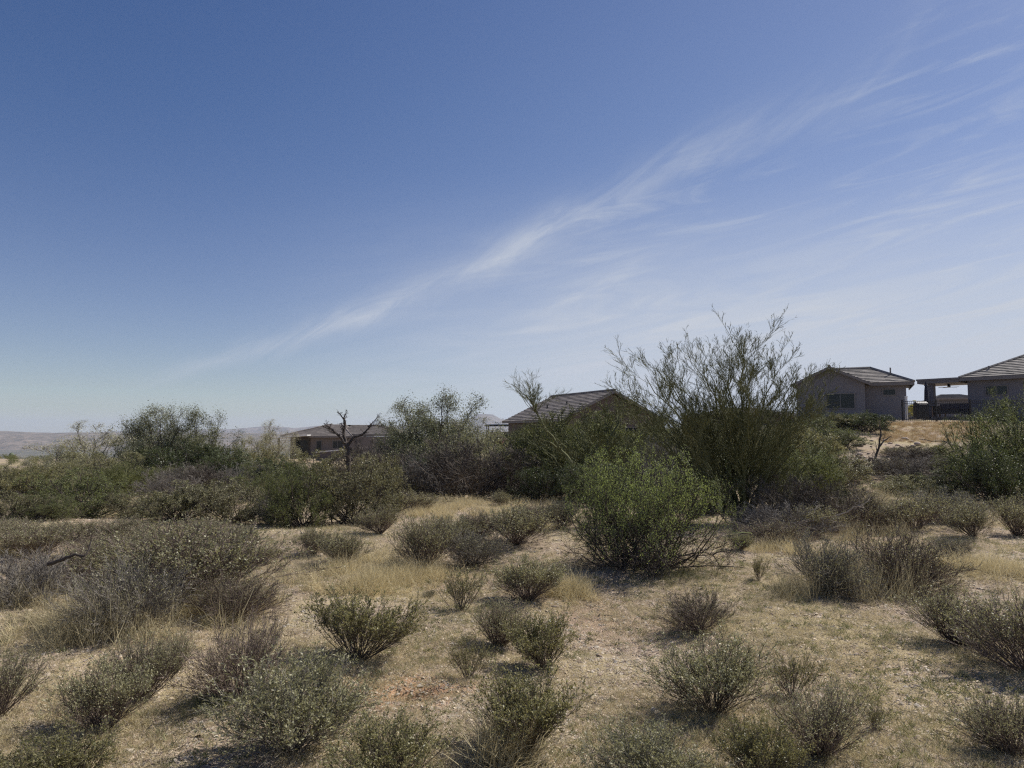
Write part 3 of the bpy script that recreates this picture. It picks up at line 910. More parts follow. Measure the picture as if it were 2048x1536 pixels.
G2 = 'taller bushes around the clearing'
put('hero', 'green_bush', 1282, 1134, 893, 345, 'bright green rounded bush, the greenest, in the middle of the clearing', 'bush', G2)
put('heropv', 'palo_verde_tree', 1487, 1052, 628, 395, 'tall palo verde tree with fanning green limbs, tallest tree in view', 'tree', None, rz=0)
MG = [
    ('greenbush', 'leafy_bush', 595, 1055, 922, 150, 'dark green leafy bush, left one of a joined pair', None),
    ('jojoba', 'leafy_bush', 705, 1048, 905, 175, 'olive and rust-leaved bush, right one of the joined pair', None),
    ('jojoba', 'leafy_bush', 352, 1042, 960, 195, 'brown-speckled bush left of a darker twin, left middle', None),
    ('jojoba', 'leafy_bush', 460, 1045, 950, 160, 'brown-speckled bush next to the dark green pair', None),
    ('greenbush', 'leafy_bush', 165, 1035, 935, 225, 'fresh green spreading bush at left behind the pale shrubs', None),
    ('jojoba', 'leafy_bush', 28, 1045, 972, 150, 'rusty brown bush left of the fresh green one', None),
    ('brush', 'bare_bush', 1590, 1062, 940, 190, 'grey bare thicket right under the palo verde', None),
    ('dead', 'bare_bush', 1560, 1072, 1000, 190, 'low sprawl of pale dead branches at the foot of the palo verde', None),
    ('darkbush', 'leafy_bush', 1995, 1012, 885, 175, 'dark leafy bush at right edge below the tall feathery green one', None),
    ('feather', 'feathery_bush', 2010, 1000, 812, 225, 'tall feathery green bush filling the right edge', 22),
    ('feather', 'feathery_bush', 2085, 0, 765, 200, 'tallest feathery green bush, cut by the right edge in front of the house', 25),
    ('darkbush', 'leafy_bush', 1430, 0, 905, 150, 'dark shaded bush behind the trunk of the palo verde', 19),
    ('brush', 'bare_bush', 930, 0, 868, 210, 'purple-grey bare thicket right of centre-left tree', 25),
    ('brush', 'bare_bush', 830, 0, 905, 150, 'dark grey bare thicket beneath the centre-left tree', 25),
    ('brush', 'bare_bush', 1010, 0, 895, 130, 'brown bare thicket in front of the red pickup', 26),
    ('olivebush', 'leafy_bush', 765, 0, 905, 110, 'olive bush behind the rust-leaved bush', 24),
    ('darkbush', 'leafy_bush', 560, 0, 912, 120, 'dull green bush behind the dark green pair, below the left house', 26),
    ('olivebush', 'leafy_bush', 640, 0, 897, 190, 'olive bush in front of the left house terrace', 30),
    ('pvbush', 'feathery_bush', 272, 0, 922, 130, 'yellow-green feathery bush below the broad dark tree', 25),
    ('olivebush', 'leafy_bush', 95, 0, 925, 150, 'grey-olive bush behind the fresh green bush', 24),
    ('brush', 'bare_bush', 400, 0, 920, 110, 'mauve bare thicket below the broad dark tree', 24),
    ('brush', 'bare_bush', 480, 0, 925, 130, 'faded brown thicket behind the brown-speckled bushes', 25),
    ('jojoba', 'leafy_bush', 15, 0, 925, 130, 'brown-olive bush at the left edge below the distant saguaro', 25),
    ('olivebush', 'leafy_bush', 1650, 0, 905, 170, 'green bush right of the palo verde, below the grey house', 25),
    ('greenbush', 'leafy_bush', 1640, 0, 838, 150, 'dark green bush under the gable window of the grey house', 38),
    ('greenbush', 'leafy_bush', 1682, 0, 858, 110, 'dark green bush left of the bare forked stump', 35),
    ('darkbush', 'leafy_bush', 1732, 0, 822, 80, 'small round dark bush against the grey house wall', 41),
    ('olivebush', 'leafy_bush', 1580, 0, 850, 120, 'dull olive bush seen through palo verde branches', 36),
    ('brush', 'bare_bush', 1850, 0, 925, 170, 'thin grey-brown thicket on the slope below the fence', 24),
    ('brush', 'bare_bush', 1890, 0, 905, 130, 'thin dark thicket beside the tall feathery bush', 29),
    ('olivebush', 'leafy_bush', 1790, 0, 950, 130, 'low olive bush right of the forked stump', 23),
    ('pvbush', 'feathery_bush', 1265, 0, 803, 260, 'broad yellow-green thicket in front of the brown gable', 29),
    ('pvbush', 'feathery_bush', 1110, 0, 843, 170, 'green feathery bush below the eave of the tiled gable house', 31),
    ('darkbush', 'leafy_bush', 1090, 0, 925, 120, 'dark bush at the back edge of the tan grass', 23),
    ('darkbush', 'leafy_bush', 1195, 0, 915, 130, 'shaded bush right behind the bright green bush', 20),
    ('brush', 'bare_bush', 1345, 0, 870, 150, 'brown twiggy thicket left of the palo verde stems', 21),
    ('olivebush', 'leafy_bush', 1410, 0, 842, 130, 'distant olive bush behind the palo verde, left side', 44),
    ('olivebush', 'leafy_bush', 1500, 0, 846, 140, 'distant olive bush behind the palo verde, middle', 46),
    ('greenbush', 'leafy_bush', 300, 0, 900, 110, 'dark bush beneath the left side of the broad dark tree', 30),
    ('olivebush', 'leafy_bush', 500, 0, 885, 120, 'pale olive bush in front of the small tree by the left house', 36),
    ('brush', 'bare_bush', 1700, 1045, 960, 110, 'dry tan thicket on the bank right of the palo verde', None),
    ('midtwig', 'bare_bush', 1890, 1045, 975, 140, 'wiry brown bush under the dark leafy bush at right', None),
    ('jojoba', 'leafy_bush', 545, 1040, 975, 70, 'little brown bush left of the dark green pair', None),
    ('pvbush', 'feathery_bush', 1345, 0, 822, 200, 'olive feathery thicket at the right end of the gable house', 32),
    ('pvbush', 'feathery_bush', 1175, 0, 815, 210, 'olive feathery thicket under the leaning palo verde limb', 27),
    ('jojoba', 'leafy_bush', 262, 1035, 980, 100, 'small brown bush between the fresh green and brown-speckled bushes', None),
    ('greenbush', 'leafy_bush', 90, 1042, 985, 110, 'small green bush between rusty brown and fresh green bushes', None),
    ('brush', 'bare_bush', 540, 1050, 985, 90, 'thin grey thicket touching the dark green bush on its left', None),
    ('brush', 'bare_bush', 1835, 0, 890, 110, 'thin brown thicket standing on the rocky bank', 31),
    ('olivebush', 'leafy_bush', 1868, 0, 884, 90, 'small olive bush high on the bank left of the feathery ones', 33),
    ('greenbush', 'leafy_bush', 1645, 0, 826, 130, 'dense green bush against the grey house gable wall', 44),
    ('olivebush', 'leafy_bush', 1775, 0, 915, 70, 'low olive bush just right of the forked stump', 28),
    ('mid', 'low_bush', 1790, 0, 893, 60, 'small pale shrub on the rocky bank', 33),
    ('darkbush', 'leafy_bush', 450, 0, 900, 140, 'shaded bush between broad dark tree and the left house', 29),
    ('olivebush', 'leafy_bush', 145, 0, 905, 120, 'olive bush under the grey-green tree, left side', 29),
    ('brush', 'bare_bush', 345, 0, 925, 110, 'grey thicket behind the left brown-speckled bush', 22),
    ('greenbush', 'leafy_bush', 520, 0, 925, 110, 'green bush between brown-speckled and dark green bushes', 23),
    ('olivebush', 'leafy_bush', 1697, 0, 828, 85, 'olive bush between the gable window and small round bush', 42),
    ('feather', 'feathery_bush', 1590, 0, 868, 150, 'soft green feathery bush right of the palo verde stems', 24),
    ('pvbush', 'feathery_bush', 1560, 0, 905, 170, 'brown-green feathery thicket at the right foot of the palo verde', 19),
    ('brush', 'bare_bush', 1690, 0, 905, 130, 'thin grey thicket left of the forked stump', 27),
    ('olivebush', 'leafy_bush', 1610, 0, 852, 140, 'olive bush against the left end of the grey house', 33),
    ('greenbush', 'leafy_bush', 1880, 0, 940, 150, 'green-brown bush at mid slope left of the dark leafy bush', 23),
    ('brush', 'bare_bush', 1800, 0, 905, 120, 'wispy tan thicket on the eroded bank', 27),
    ('feather', 'feathery_bush', 1925, 0, 900, 110, 'feathery green bush at the left side of the tall feathery one', 28),
    ('darkbush', 'leafy_bush', 860, 0, 905, 150, 'dark bush below the tall olive tree right of the dead tree', 29),
    ('brush', 'bare_bush', 735, 0, 880, 130, 'brown thicket just right of the black dead tree', 28),
    ('olivebush', 'leafy_bush', 1050, 0, 890, 110, 'dull olive bush in front of the left end of the gable house', 33),
    ('olivebush', 'leafy_bush', 215, 0, 900, 130, 'olive bush below the grey-green tree at left', 27),
    ('olivebush', 'leafy_bush', 30, 0, 935, 140, 'pale olive bush near the left edge behind the rusty bush', 28),
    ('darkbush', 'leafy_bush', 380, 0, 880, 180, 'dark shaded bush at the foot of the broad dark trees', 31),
]
for k_, nm_, px_, b_, t_, w_, lab, D_ in MG:
    put(k_, nm_, px_, b_, t_, w_ * (1.25 if D_ else 1.1), lab, 'bush', G2, D=D_)
G3 = 'trees between the clearing and the houses'
for k_, nm_, px_, t_, w_, D_, lab, vr in [
    ('mesquite', 'mesquite_tree', 190, 842, 200, 32, 'grey-green tree left of the broad dark tree', 0),
    ('mesquite', 'mesquite_tree', 95, 900, 170, 30, 'low grey tree at left, before the hazy plain', 0),
    ('ironwood', 'desert_tree', 322, 810, 165, 33, 'dense olive tree with the taller left crown of the broad pair', 0),
    ('ironwood', 'desert_tree', 402, 816, 175, 34, 'dense olive tree, right crown of the broad pair', 1),
    ('mesquite', 'mesquite_tree', 538, 840, 115, 46, 'small airy tree left of the left house', 0),
    ('ironwood', 'desert_tree', 890, 783, 215, 33, 'tall olive tree right of the dead tree', 1),
    ('ironwood', 'desert_tree', 828, 803, 165, 34, 'olive tree with the lower left crown beside the tall one', 0),
    ('mesquite', 'mesquite_tree', 955, 832, 170, 30, 'thin brown-grey tree before the distant butte', 0),
    ('smallpv', 'palo_verde_tree', 1190, 786, 320, 24, 'smaller palo verde in front of the tiled gable house', 0),
    ('yellowtree', 'garden_tree', 1842, 798, 46, 62, 'yellow-green garden tree between the grey house and patio', 0),
]:
    put(k_, nm_, px_, 0, t_, w_, lab, 'tree', G3, D=D_, var=vr)


# ------------------------------------------------------------------ hand-shaped dead wood
def dead_wood(name, origin, sets, mat, label, cat, seed, tw=10, group=None, thin=1.0):
    """sets: list of (polyline in metres (x, depth, z), r0, r1)"""
    e = empty(name, origin)
    rng = RS(seed)
    k = 12
    P, Rr = [], []
    for pl, r0, r1 in sets:
        pl = np.array(pl, float)
        seg = np.concatenate([[0], np.cumsum(np.linalg.norm(np.diff(pl, axis=0), axis=1))])
        s = np.linspace(0, seg[-1], k + 1)
        q_ = np.stack([np.interp(s, seg, pl[:, i]) for i in range(3)], -1)
        q_[1:-1] += rng.normal(0, .008 * seg[-1], (k - 1, 3))
        P.append(q_)
        Rr.append(np.linspace(r0, r1, k + 1) * thin)
    P = np.array(P)
    D = norm(np.gradient(P, axis=1))
    l0 = dict(p=P, d=D, r=np.array(Rr), L=np.linalg.norm(P[:, -1] - P[:, 0], axis=1))
    V, Q = tubes([(l0, 7)])
    obj('trunk', np_mesh('deadwood', V, Q, smooth=True), mat, e)
    if tw:
        l1 = branch(rng, l0, tw, .3, 1., 25, 65, .28, 5, .3, .05, .45, .4, .3, .003)
        l2 = branch(rng, l1, 4, .25, 1., 25, 60, .5, 3, .3, .05, .6, .4, .3, .0028)
        l3 = branch(rng, l2, 3, .3, 1., 25, 60, .5, 2, .3, .05, .7, .6, .3, .0025)
        V, Q = tubes([(l1, 4), (l2, 3), (l3, 3)])
        tag(obj('twigs', np_mesh('deadtwigs', V, Q), mat, e), kind='stuff')
    return tag(e, label, cat, group)


def rel(D, px, py, ox, oz, dy=0.0):
    r_ = ray(px, py)
    return (r_.x / r_.y * D - ox, dy, CAMZ + r_.z / r_.y * D - oz)


def snag(D, base, limbs, *a, **kw):
    x, y, z = pix_place(base[0], None, D)
    zb = CAMZ + ray(*base).z / ray(*base).y * D
    z = min(z, zb)
    S = []
    for pl, r0, r1, dy in limbs:
        S.append(([rel(D, p_[0], p_[1], x, z, dy * i / (len(pl) - 1)) for i, p_ in enumerate(pl)], r0, r1))
    return dead_wood(a[0], (x, y, z), S, *a[1:], **kw)


snag(26, (697, 905), [
    ([(697, 960), (697, 900), (690, 884)], .17, .13, 0),
    ([(694, 892), (686, 870), (687, 850), (686, 836)], .13, .06, .2),
    ([(687, 838), (679, 828), (674, 822)], .05, .015, .1),
    ([(687, 838), (693, 826), (694, 820)], .05, .015, -.1),
    ([(690, 888), (676, 868), (662, 855), (652, 847)], .10, .03, -.3),
    ([(668, 860), (655, 856), (648, 852)], .05, .015, -.3),
    ([(694, 893), (706, 875), (724, 868), (738, 852)], .10, .045, .3),
    ([(738, 852), (747, 842), (755, 830)], .04, .014, .3),
    ([(736, 854), (748, 849), (766, 854), (775, 859)], .05, .015, .3),
    ([(698, 885), (712, 879), (728, 884)], .03, .01, -.4)],
    'dead_tree', M['bark_dark'], 'black dead tree with bare crooked limbs in front of left house', 'tree', 5, tw=12, thin=.55)
snag(30, (1742, 960), [
    ([(1742, 960), (1748, 925), (1759, 893), (1761, 870), (1759, 852)], .10, .035, 0),
    ([(1759, 893), (1770, 882), (1788, 872)], .055, .02, .2),
    ([(1740, 960), (1737, 935), (1736, 915)], .08, .04, -.1),
    ([(1745, 935), (1748, 910), (1755, 900)], .03, .01, .3)],
    'dead_tree', M['bark_dark'], 'black forked burnt-looking stump on the bank below the fence', 'tree', 8, tw=4, thin=.7)
snag(7.6, (150, 1135), [
    ([(95, 1128), (120, 1121), (148, 1109), (168, 1112)], .022, .012, 0),
    ([(168, 1113), (173, 1100), (171, 1082)], .012, .005, .1),
    ([(125, 1121), (112, 1108)], .008, .003, .1)],
    'fallen_branch', M['bark_dark'], 'dark crooked fallen branch on the pale shrubs at left', 'branch', 4, tw=2)
snag(22.5, (1158, 985), [
    ([(1158, 985), (1150, 945), (1125, 905), (1095, 860), (1070, 822)], .075, .022, -.3),
    ([(1118, 900), (1100, 885), (1080, 880)], .04, .015, -.3)],
    'palo_verde_tree', M['bark_pv'], 'leaning palo verde limb rising left past the tiled roof', 'tree', 12, tw=16)
# its tuft of twigs at the tip
_r = RS(77)
x0, y0, z0 = pix_place(1158, None, 22.5)
tip = np.array(rel(22.5, 1070, 822, 0, 0, 22.2))
n_ = 22
d0 = norm(np.stack([_r.normal(-.1, .38, n_), _r.normal(0, .38, n_), _r.uniform(.5, 1.1, n_)], -1))
l0 = lines(_r, np.repeat(tip[None], n_, 0) - [0, .0, .05], d0, _r.uniform(.5, 1.25, n_), .009, .004, 6, .14, .05)
l1 = branch(_r, l0, 8, .3, 1, 15, 45, .4, 3, .15, .06, .6, .5, .3, .003)
l2 = branch(_r, l1, 6, .3, 1, 12, 35, .6, 2, .15, .08, .8, .7, .3, .003)
V, Q = tubes([(l0, 4), (l1, 3), (l2, 3)])
limb = [o for o in bpy.data.objects if o.get('label', '').startswith('leaning palo')][0]
o = obj('branches', np_mesh('pv_tuft', V, Q), M['bark_pv'], limb)
o.location = -Vector(limb.location)
snag(25, (1985, 930), [([(1985, 930), (1930, 898), (1880, 884), (1845, 882), (1822, 878)], .035, .01, -.5),
                       ([(1930, 898), (1905, 905), (1870, 906)], .015, .006, .2)],
     'fallen_branch', M['bark'], 'long bare branch reaching left out of the feathery bush at right', 'branch', 14, tw=5)
snag(13.6, (1560, 1075), [([(1560, 1060), (1600, 1045), (1660, 1030), (1720, 1000)], .02, .007, -.3),
                          ([(1510, 1050), (1545, 1035), (1580, 1052), (1610, 1058)], .02, .008, .2),
                          ([(1530, 1062), (1500, 1040), (1480, 1020)], .016, .006, 0),
                          ([(1500, 1060), (1550, 1050), (1600, 1030)], .016, .006, -.5)],
     'fallen_branch', M['bark_pale'], 'pale dead boughs lying right of the palo verde foot', 'branch', 15, tw=7)
snag(10.8, (1320, 1125), [([(1290, 1128), (1350, 1108), (1400, 1104), (1450, 1100)], .014, .005, -.2),
                          ([(1340, 1112), (1390, 1118), (1430, 1125)], .01, .004, -.5)],
     'fallen_branch', M['bark_dark'], 'dark wiry low boughs right of the bright green bush foot', 'branch', 16, tw=8)


# ------------------------------------------------------------------ cacti
def cactus(name, loc, r, h, ribs, mat, label, spines=True, arms=()):
    e = empty(name, loc)

    def body(base, r, h, nseg=14):
        n = ribs * 4
        V, Qs = [], []
        for j in range(nseg + 1):
            s = j / nseg
            rr_ = r * (math.sin(math.pi * (0.18 + .82 * min(1, s / 1.0)) * .5 + (math.pi / 2) * max(0, s - .6) / .4) if s < 1 else .02)
            rr_ = r * (min(1, .75 + s * 1.2)) * (math.cos(math.pi / 2 * max(0, (s - .55) / .45)) ** .5 if s < 1 else .05)
            for k in range(n):
                a_ = 2 * math.pi * k / n
                q_ = rr_ * (1 + .12 * math.cos(a_ * ribs))
                V.append((base[0] + q_ * math.cos(a_), base[1] + q_ * math.sin(a_), base[2] + h * s))
        for j in range(nseg):
            for k in range(n):
                k2 = (k + 1) % n
                Qs.append((j * n + k, j * n + k2, (j + 1) * n + k2, (j + 1) * n + k))
        return V, Qs
    V, Qs = body((0, 0, -.03), r, h)
    obj('stem', np_mesh('cactus_stem', V, Qs, smooth=True), mat, e)
    for ax, az_, ar, ah in arms:
        mb = MB()
        mb.cyl((0, 0, az_), (ax, 0, az_ + .15), ar * .8, ar, 10)
        mb.cyl((ax, 0, az_ + .1), (ax, 0, az_ + ah), ar, ar * .8, 10)
        mb.build('arm', mat, e)
    if spines:
        rng = RS(3)
        V = np.array(V)
        c = V[rng.randint(0, len(V), 1500)]
        dn = norm(c * [1, 1, .3] + rng.normal(0, .4 * r, c.shape))
        ln_ = lines(rng, c, dn, r * .35, .0012, .0004, 1, .1, 0)
        v2, q2 = tubes([(ln_, 3)])
        obj('spines', np_mesh('spines', v2, q2), M['straw'], e)
    return tag(e, label, 'cactus')


M['cactus'] = plain_mat('cactus', (0.10, 0.13, 0.07), .6, .2)
cx, cy, cz = hit(243, 1150)
cactus('barrel_cactus', (cx, cy, cz), .10, .36, 13, M['cactus'], 'round spiny grey-green cactus among pale shrubs at left')
x_, y_ = ray(25, 870).x / ray(25, 870).y * 118, 118
cactus('saguaro_cactus', (x_, y_, Hs(x_, y_)), .35, 3.2 * .38, 12, M['cactus'], 'tiny distant saguaro on the sandy rise before the hazy plain', False)


# ------------------------------------------------------------------ instanced stuff (ground litter, gravel, grass)
def blade_tuft(name, seed, n, h, spread, width, mat, lean=.5, k=3):
    rng = RS(seed)
    P0 = np.stack([rng.normal(0, spread, n), rng.normal(0, spread, n), np.zeros(n)], -1)
    D0 = norm(np.stack([rng.normal(0, lean, n), rng.normal(0, lean, n), np.ones(n)], -1))
    L = h * rng.uniform(.5, 1.2, n)
    ln_ = lines(rng, P0, D0, L, width, width * .2, k, .18, -.05)
    P, D, Rr = ln_['p'], norm(ln_['d']), ln_['r']
    side = norm(np.cross(D, norm(rng.normal(0, 1, (n, 1, 3)))))
    V = np.stack([P - side * Rr[..., None], P + side * Rr[..., None]], 2)
    kk = k + 1
    base = (np.arange(n) * kk * 2)[:, None] + np.arange(k)[None] * 2
    Q = np.stack([base, base + 1, base + 3, base + 2], -1).reshape(-1, 4)
    me = np_mesh(name, V, Q)
    me.materials.append(mat)
    return bpy.data.objects.new(name, me)


def pebble(name, seed, mat):
    rng = RS(seed)
    V = np.array([(1, 0, 0), (.3, .95, 0), (-.8, .6, 0), (-.8, -.6, 0), (.3, -.95, 0), (.2, .1, .6), (-.3, -.1, .5)], float)
    V = V * rng.uniform(.7, 1.2, V.shape)
    tr_ = [(0, 1, 5), (1, 2, 5), (2, 6, 5), (2, 3, 6), (3, 4, 6), (4, 5, 6), (4, 0, 5)]
    me = np_mesh(name, V, None, tr_)
    me.materials.append(mat)
    return bpy.data.objects.new(name, me)


def scatter(name, pts, scl, sources, label, cat, tilt=.2, seed=0):
    me = bpy.data.meshes.new(name)
    me.vertices.add(len(pts))
    me.vertices.foreach_set('co', np.asarray(pts, np.float32).ravel())
    at = me.attributes.new('scl', 'FLOAT', 'POINT')
    at.data.foreach_set('value', np.asarray(scl, np.float32))
    rng = RS(seed)
    rt = np.stack([rng.normal(0, tilt, len(pts)), rng.normal(0, tilt, len(pts)), rng.uniform(0, 6.28, len(pts))], -1)
    at = me.attributes.new('rotv', 'FLOAT_VECTOR', 'POINT')
    at.data.foreach_set('vector', rt.astype(np.float32).ravel())
    at = me.attributes.new('pick', 'INT', 'POINT')
    at.data.foreach_set('value', rng.randint(0, len(sources), len(pts)).astype(np.int32))
    o = obj(name, me)
    col_ = bpy.data.collections.new(name + '_sources')
    for s_ in sources:
        col_.objects.link(s_)
    ng = bpy.data.node_groups.new(name + '_scatter', 'GeometryNodeTree')
    ng.interface.new_socket('Geometry', in_out='INPUT', socket_type='NodeSocketGeometry')
    ng.interface.new_socket('Geometry', in_out='OUTPUT', socket_type='NodeSocketGeometry')
    N = ng.nodes
    gi, go = N.new('NodeGroupInput'), N.new('NodeGroupOutput')
    ci = N.new('GeometryNodeCollectionInfo')
    ci.inputs['Collection'].default_value = col_
    ci.inputs['Separate Children'].default_value = True
    ci.inputs['Reset Children'].default_value = True
    ip = N.new('GeometryNodeInstanceOnPoints')
    ip.inputs['Pick Instance'].default_value = True

    def attr(nm, dt):
        a_ = N.new('GeometryNodeInputNamedAttribute')
        a_.data_type = dt
        a_.inputs['Name'].default_value = nm
        return a_.outputs['Attribute']
    e2r = N.new('FunctionNodeEulerToRotation')
    Lk = ng.links.new
    Lk(gi.outputs[0], ip.inputs['Points'])
    Lk(ci.outputs[0], ip.inputs['Instance'])
    Lk(attr('pick', 'INT'), ip.inputs['Instance Index'])
    Lk(attr('rotv', 'FLOAT_VECTOR'), e2r.inputs[0])
    Lk(e2r.outputs[0], ip.inputs['Rotation'])
    Lk(attr('scl', 'FLOAT'), ip.inputs['Scale'])
    Lk(ip.outputs[0], go.inputs[0])
    md = o.modifiers.new('scatter', 'NODES')
    md.node_group = ng
    return tag(o, label, cat, kind='stuff')


def field(rng, n, d0, d1, power=1.0, half=40):
    """random ground points, denser near the viewer"""
    a = np.radians(rng.uniform(-half, half, n))
    d = (d0 ** (1 - power) + rng.uniform(0, 1, n) * (d1 ** (1 - power) - d0 ** (1 - power))) ** (1 / (1 - power)) if power != 1 else d0 * (d1 / d0) ** rng.uniform(0, 1, n)
    x, y = d * np.sin(a), d * np.cos(a)
    return x, y, H(x, y), d


def pnoise(x, y, s, seed):
    r_ = RS(seed)
    v = 0
    for i in range(7):
        p_, ph, k = r_.uniform(0, 6.28), r_.uniform(0, 6.28), s * r_.uniform(.5, 2.2)
        v = v + np.sin((x * math.cos(p_) + y * math.sin(p_)) * k + ph + 1.3 * np.sin((x * math.sin(p_) - y * math.cos(p_)) * k * .6 + ph))
    return v / 7


rng = RS(42)
M['pebble_a'] = leaf_mat('pebble_a', (0.34, 0.265, 0.19), (0.64, 0.54, 0.41), 0.0, .85)
M['pebble_b'] = leaf_mat('pebble_b', (0.16, 0.12, 0.10), (0.36, 0.27, 0.21), 0.0, .85)
M['pebble_c'] = leaf_mat('pebble_c', (0.336, 0.289, 0.229), (0.528, 0.468, 0.385), 0.0, .8)
x, y, z, d = field(rng, 260000, 2.6, 22, 1.0)
scatter('gravel', np.stack([x, y, z - .001], -1), np.clip(rng.lognormal(-5.05, .42, len(x)), .003, .03) * (1 + d / 25),
        [pebble('pebble', i, M[k]) for i, k in enumerate(['pebble_a', 'pebble_a', 'pebble_b', 'pebble_b', 'pebble_c'])],
        'loose pinkish tan gravel covering the open ground', 'gravel', .35, 1)
x, y, z, d = field(rng, 120000, 2.6, 30, 1.0)
keep = pnoise(x, y, 1.6, 3) + rng.normal(0, .35, len(x)) > -.1
x, y, z, d = x[keep], y[keep], z[keep], d[keep]
scatter('dry_stubble', np.stack([x, y, z], -1), rng.uniform(.5, 1.3, len(x)) * (1 + d / 30),
        [blade_tuft('stubble', 300 + i, 14, .045, .02, .0011, M[k], 1.1, 2) for i, k in enumerate(['straw', 'straw_dull', 'straw_dull', 'straw'])],
        'short dry straw stubble and litter between the shrubs', 'dry grass', .2, 2)
x, y, z, d = field(rng, 16000, 2.6, 26, 1.0)
keep = pnoise(x, y, 1.1, 9) + rng.normal(0, .2, len(x)) > .12
x, y, z, d = x[keep], y[keep], z[keep], d[keep]
scatter('ground_herbs', np.stack([x, y, z], -1), rng.uniform(.5, 1.4, len(x)) * (1 + d / 30),
        [blade_tuft('herb_sprig', 320 + i, 18, .035, .022, .0026, M['herb'], 1.3, 1) for i in range(3)],
        'tiny grey-green weeds creeping over the gravel', 'weeds', .2, 3)


def stick(name, seed, mat):
    r_ = RS(seed)
    P0 = np.zeros((3, 3))
    P0[1:] = r_.uniform(-.3, .3, (2, 3)) * [1, 1, 0]
    D0 = norm(r_.normal(0, 1, (3, 3)) * [1, 1, .12])
    V, Q = tubes([(lines(r_, P0 + [0, 0, .02], D0, r_.uniform(.5, 1, 3), .018, .008, 4, .25, 0), 3)])
    me = np_mesh(name, V, Q)
    me.materials.append(mat)
    return bpy.data.objects.new(name, me)


x, y, z, d = field(rng, 9000, 2.6, 24, 1.0)
scatter('twig_litter', np.stack([x, y, z + .004], -1), rng.uniform(.04, .16, len(x)),
        [stick('stick', 600 + i, M[k]) for i, k in enumerate(['bark_grey', 'bark_dark', 'bark_pale', 'bark'])],
        'broken dead twigs lying loose on the gravel', 'twigs', .12, 11)


def patch(rng, spots):
    """spots: (px, py, spread_x_px, spread_y_px, count)"""
    P = []
    for px, py, sx_, sy_, n in spots:
        cx_, cy_, _ = hit(px, py)
        x2, y2, _ = hit(px, min(py + sy_, 1600))
        sxm = sx_ / F * cy_
        sym = max(abs(cy_ - y2), .12)
        P.append(np.stack([rng.normal(cx_, sxm * .6, n), rng.normal(cy_, sym * .8, n)], -1))
    P = np.concatenate(P)
    P = P[pnoise(P[:, 0], P[:, 1], 5.0, 17) + rng.normal(0, .25, len(P)) > -.05]
    return np.column_stack([P, H(P[:, 0], P[:, 1])])


pts_ = patch(rng, [(760, 1150, 90, 14, 330), (700, 1172, 80, 10, 200), (830, 1165, 60, 10, 60), (1140, 1188, 55, 12, 90), (1015, 1520, 30, 40, 60), (20, 1105, 40, 18, 110),
                   (900, 1010, 110, 12, 260), (1090, 1000, 90, 12, 220), (965, 1025, 120, 14, 160), (160, 1262, 60, 16, 130), (1960, 1140, 110, 16, 140), (1560, 1100, 90, 12, 90),
                   (870, 1030, 60, 8, 120), (300, 1240, 160, 20, 160), (735, 1180, 30, 8, 40)])
scatter('yellow_grass', pts_, RS(1).uniform(.6, 1.35, len(pts_)), [blade_tuft('grass_tuft', 340 + i, 42, .25, .045, .0021, M['straw'], .6, 4) for i in range(3)],
        'bleached yellow grass clumps in the clearing', 'dry grass', .12, 4)
pts_ = patch(rng, [(420, 1215, 130, 14, 110), (1720, 1165, 26, 26, 110), (1640, 1195, 120, 8, 90), (1800, 1190, 130, 8, 90), (1680, 1030, 130, 22, 330), (1800, 1020, 130, 20, 300), (1720, 1075, 100, 15, 130),
                   (1950, 1040, 100, 12, 80), (230, 1290, 120, 10, 50), (1100, 990, 80, 8, 110), (330, 1210, 100, 14, 60), (60, 1215, 120, 8, 50), (590, 1150, 100, 12, 40)])
scatter('tall_straw', pts_, RS(2).uniform(.6, 1.25, len(pts_)), [blade_tuft('straw_tuft', 350 + i, 20, .42, .05, .0022, M['straw_dull'], .28, 4) for i in range(3)],
        'tall thin straw stalks standing round the shrub mounds', 'dry grass', .1, 5)
pts_ = patch(rng, [(430, 1408, 60, 12, 60), (1340, 1150, 120, 14, 110), (1250, 1160, 100, 10, 70), (960, 1225, 70, 10, 60), (1560, 1085, 80, 10, 80), (300, 1255, 80, 10, 60), (620, 1080, 90, 10, 70), (1580, 1190, 30, 8, 30)])
scatter('green_grass', pts_, RS(3).uniform(.4, .9, len(pts_)), [blade_tuft('green_tuft', 360 + i, 40, .14, .03, .0014, M['herb'], .7, 3) for i in range(3)],
        'dull green grass in the shade of the bushes', 'grass', .12, 6)
# orange grass on the bank, scattered over real ground there
n_ = 1300
xx = rng.uniform(.505, .66, n_)
yy_ = rng.uniform(37, 45, n_)
pts_ = np.column_stack([xx * yy_, yy_, H(xx * yy_, yy_)])
scatter('bank_grass', pts_, rng.uniform(.6, 1.3, n_), [blade_tuft('orange_tuft', 370 + i, 24, .17, .08, .004, M['straw_orange'], .45, 3) for i in range(3)],
        'orange-tan dry grass on the bank below the fence', 'dry grass', .1, 7)
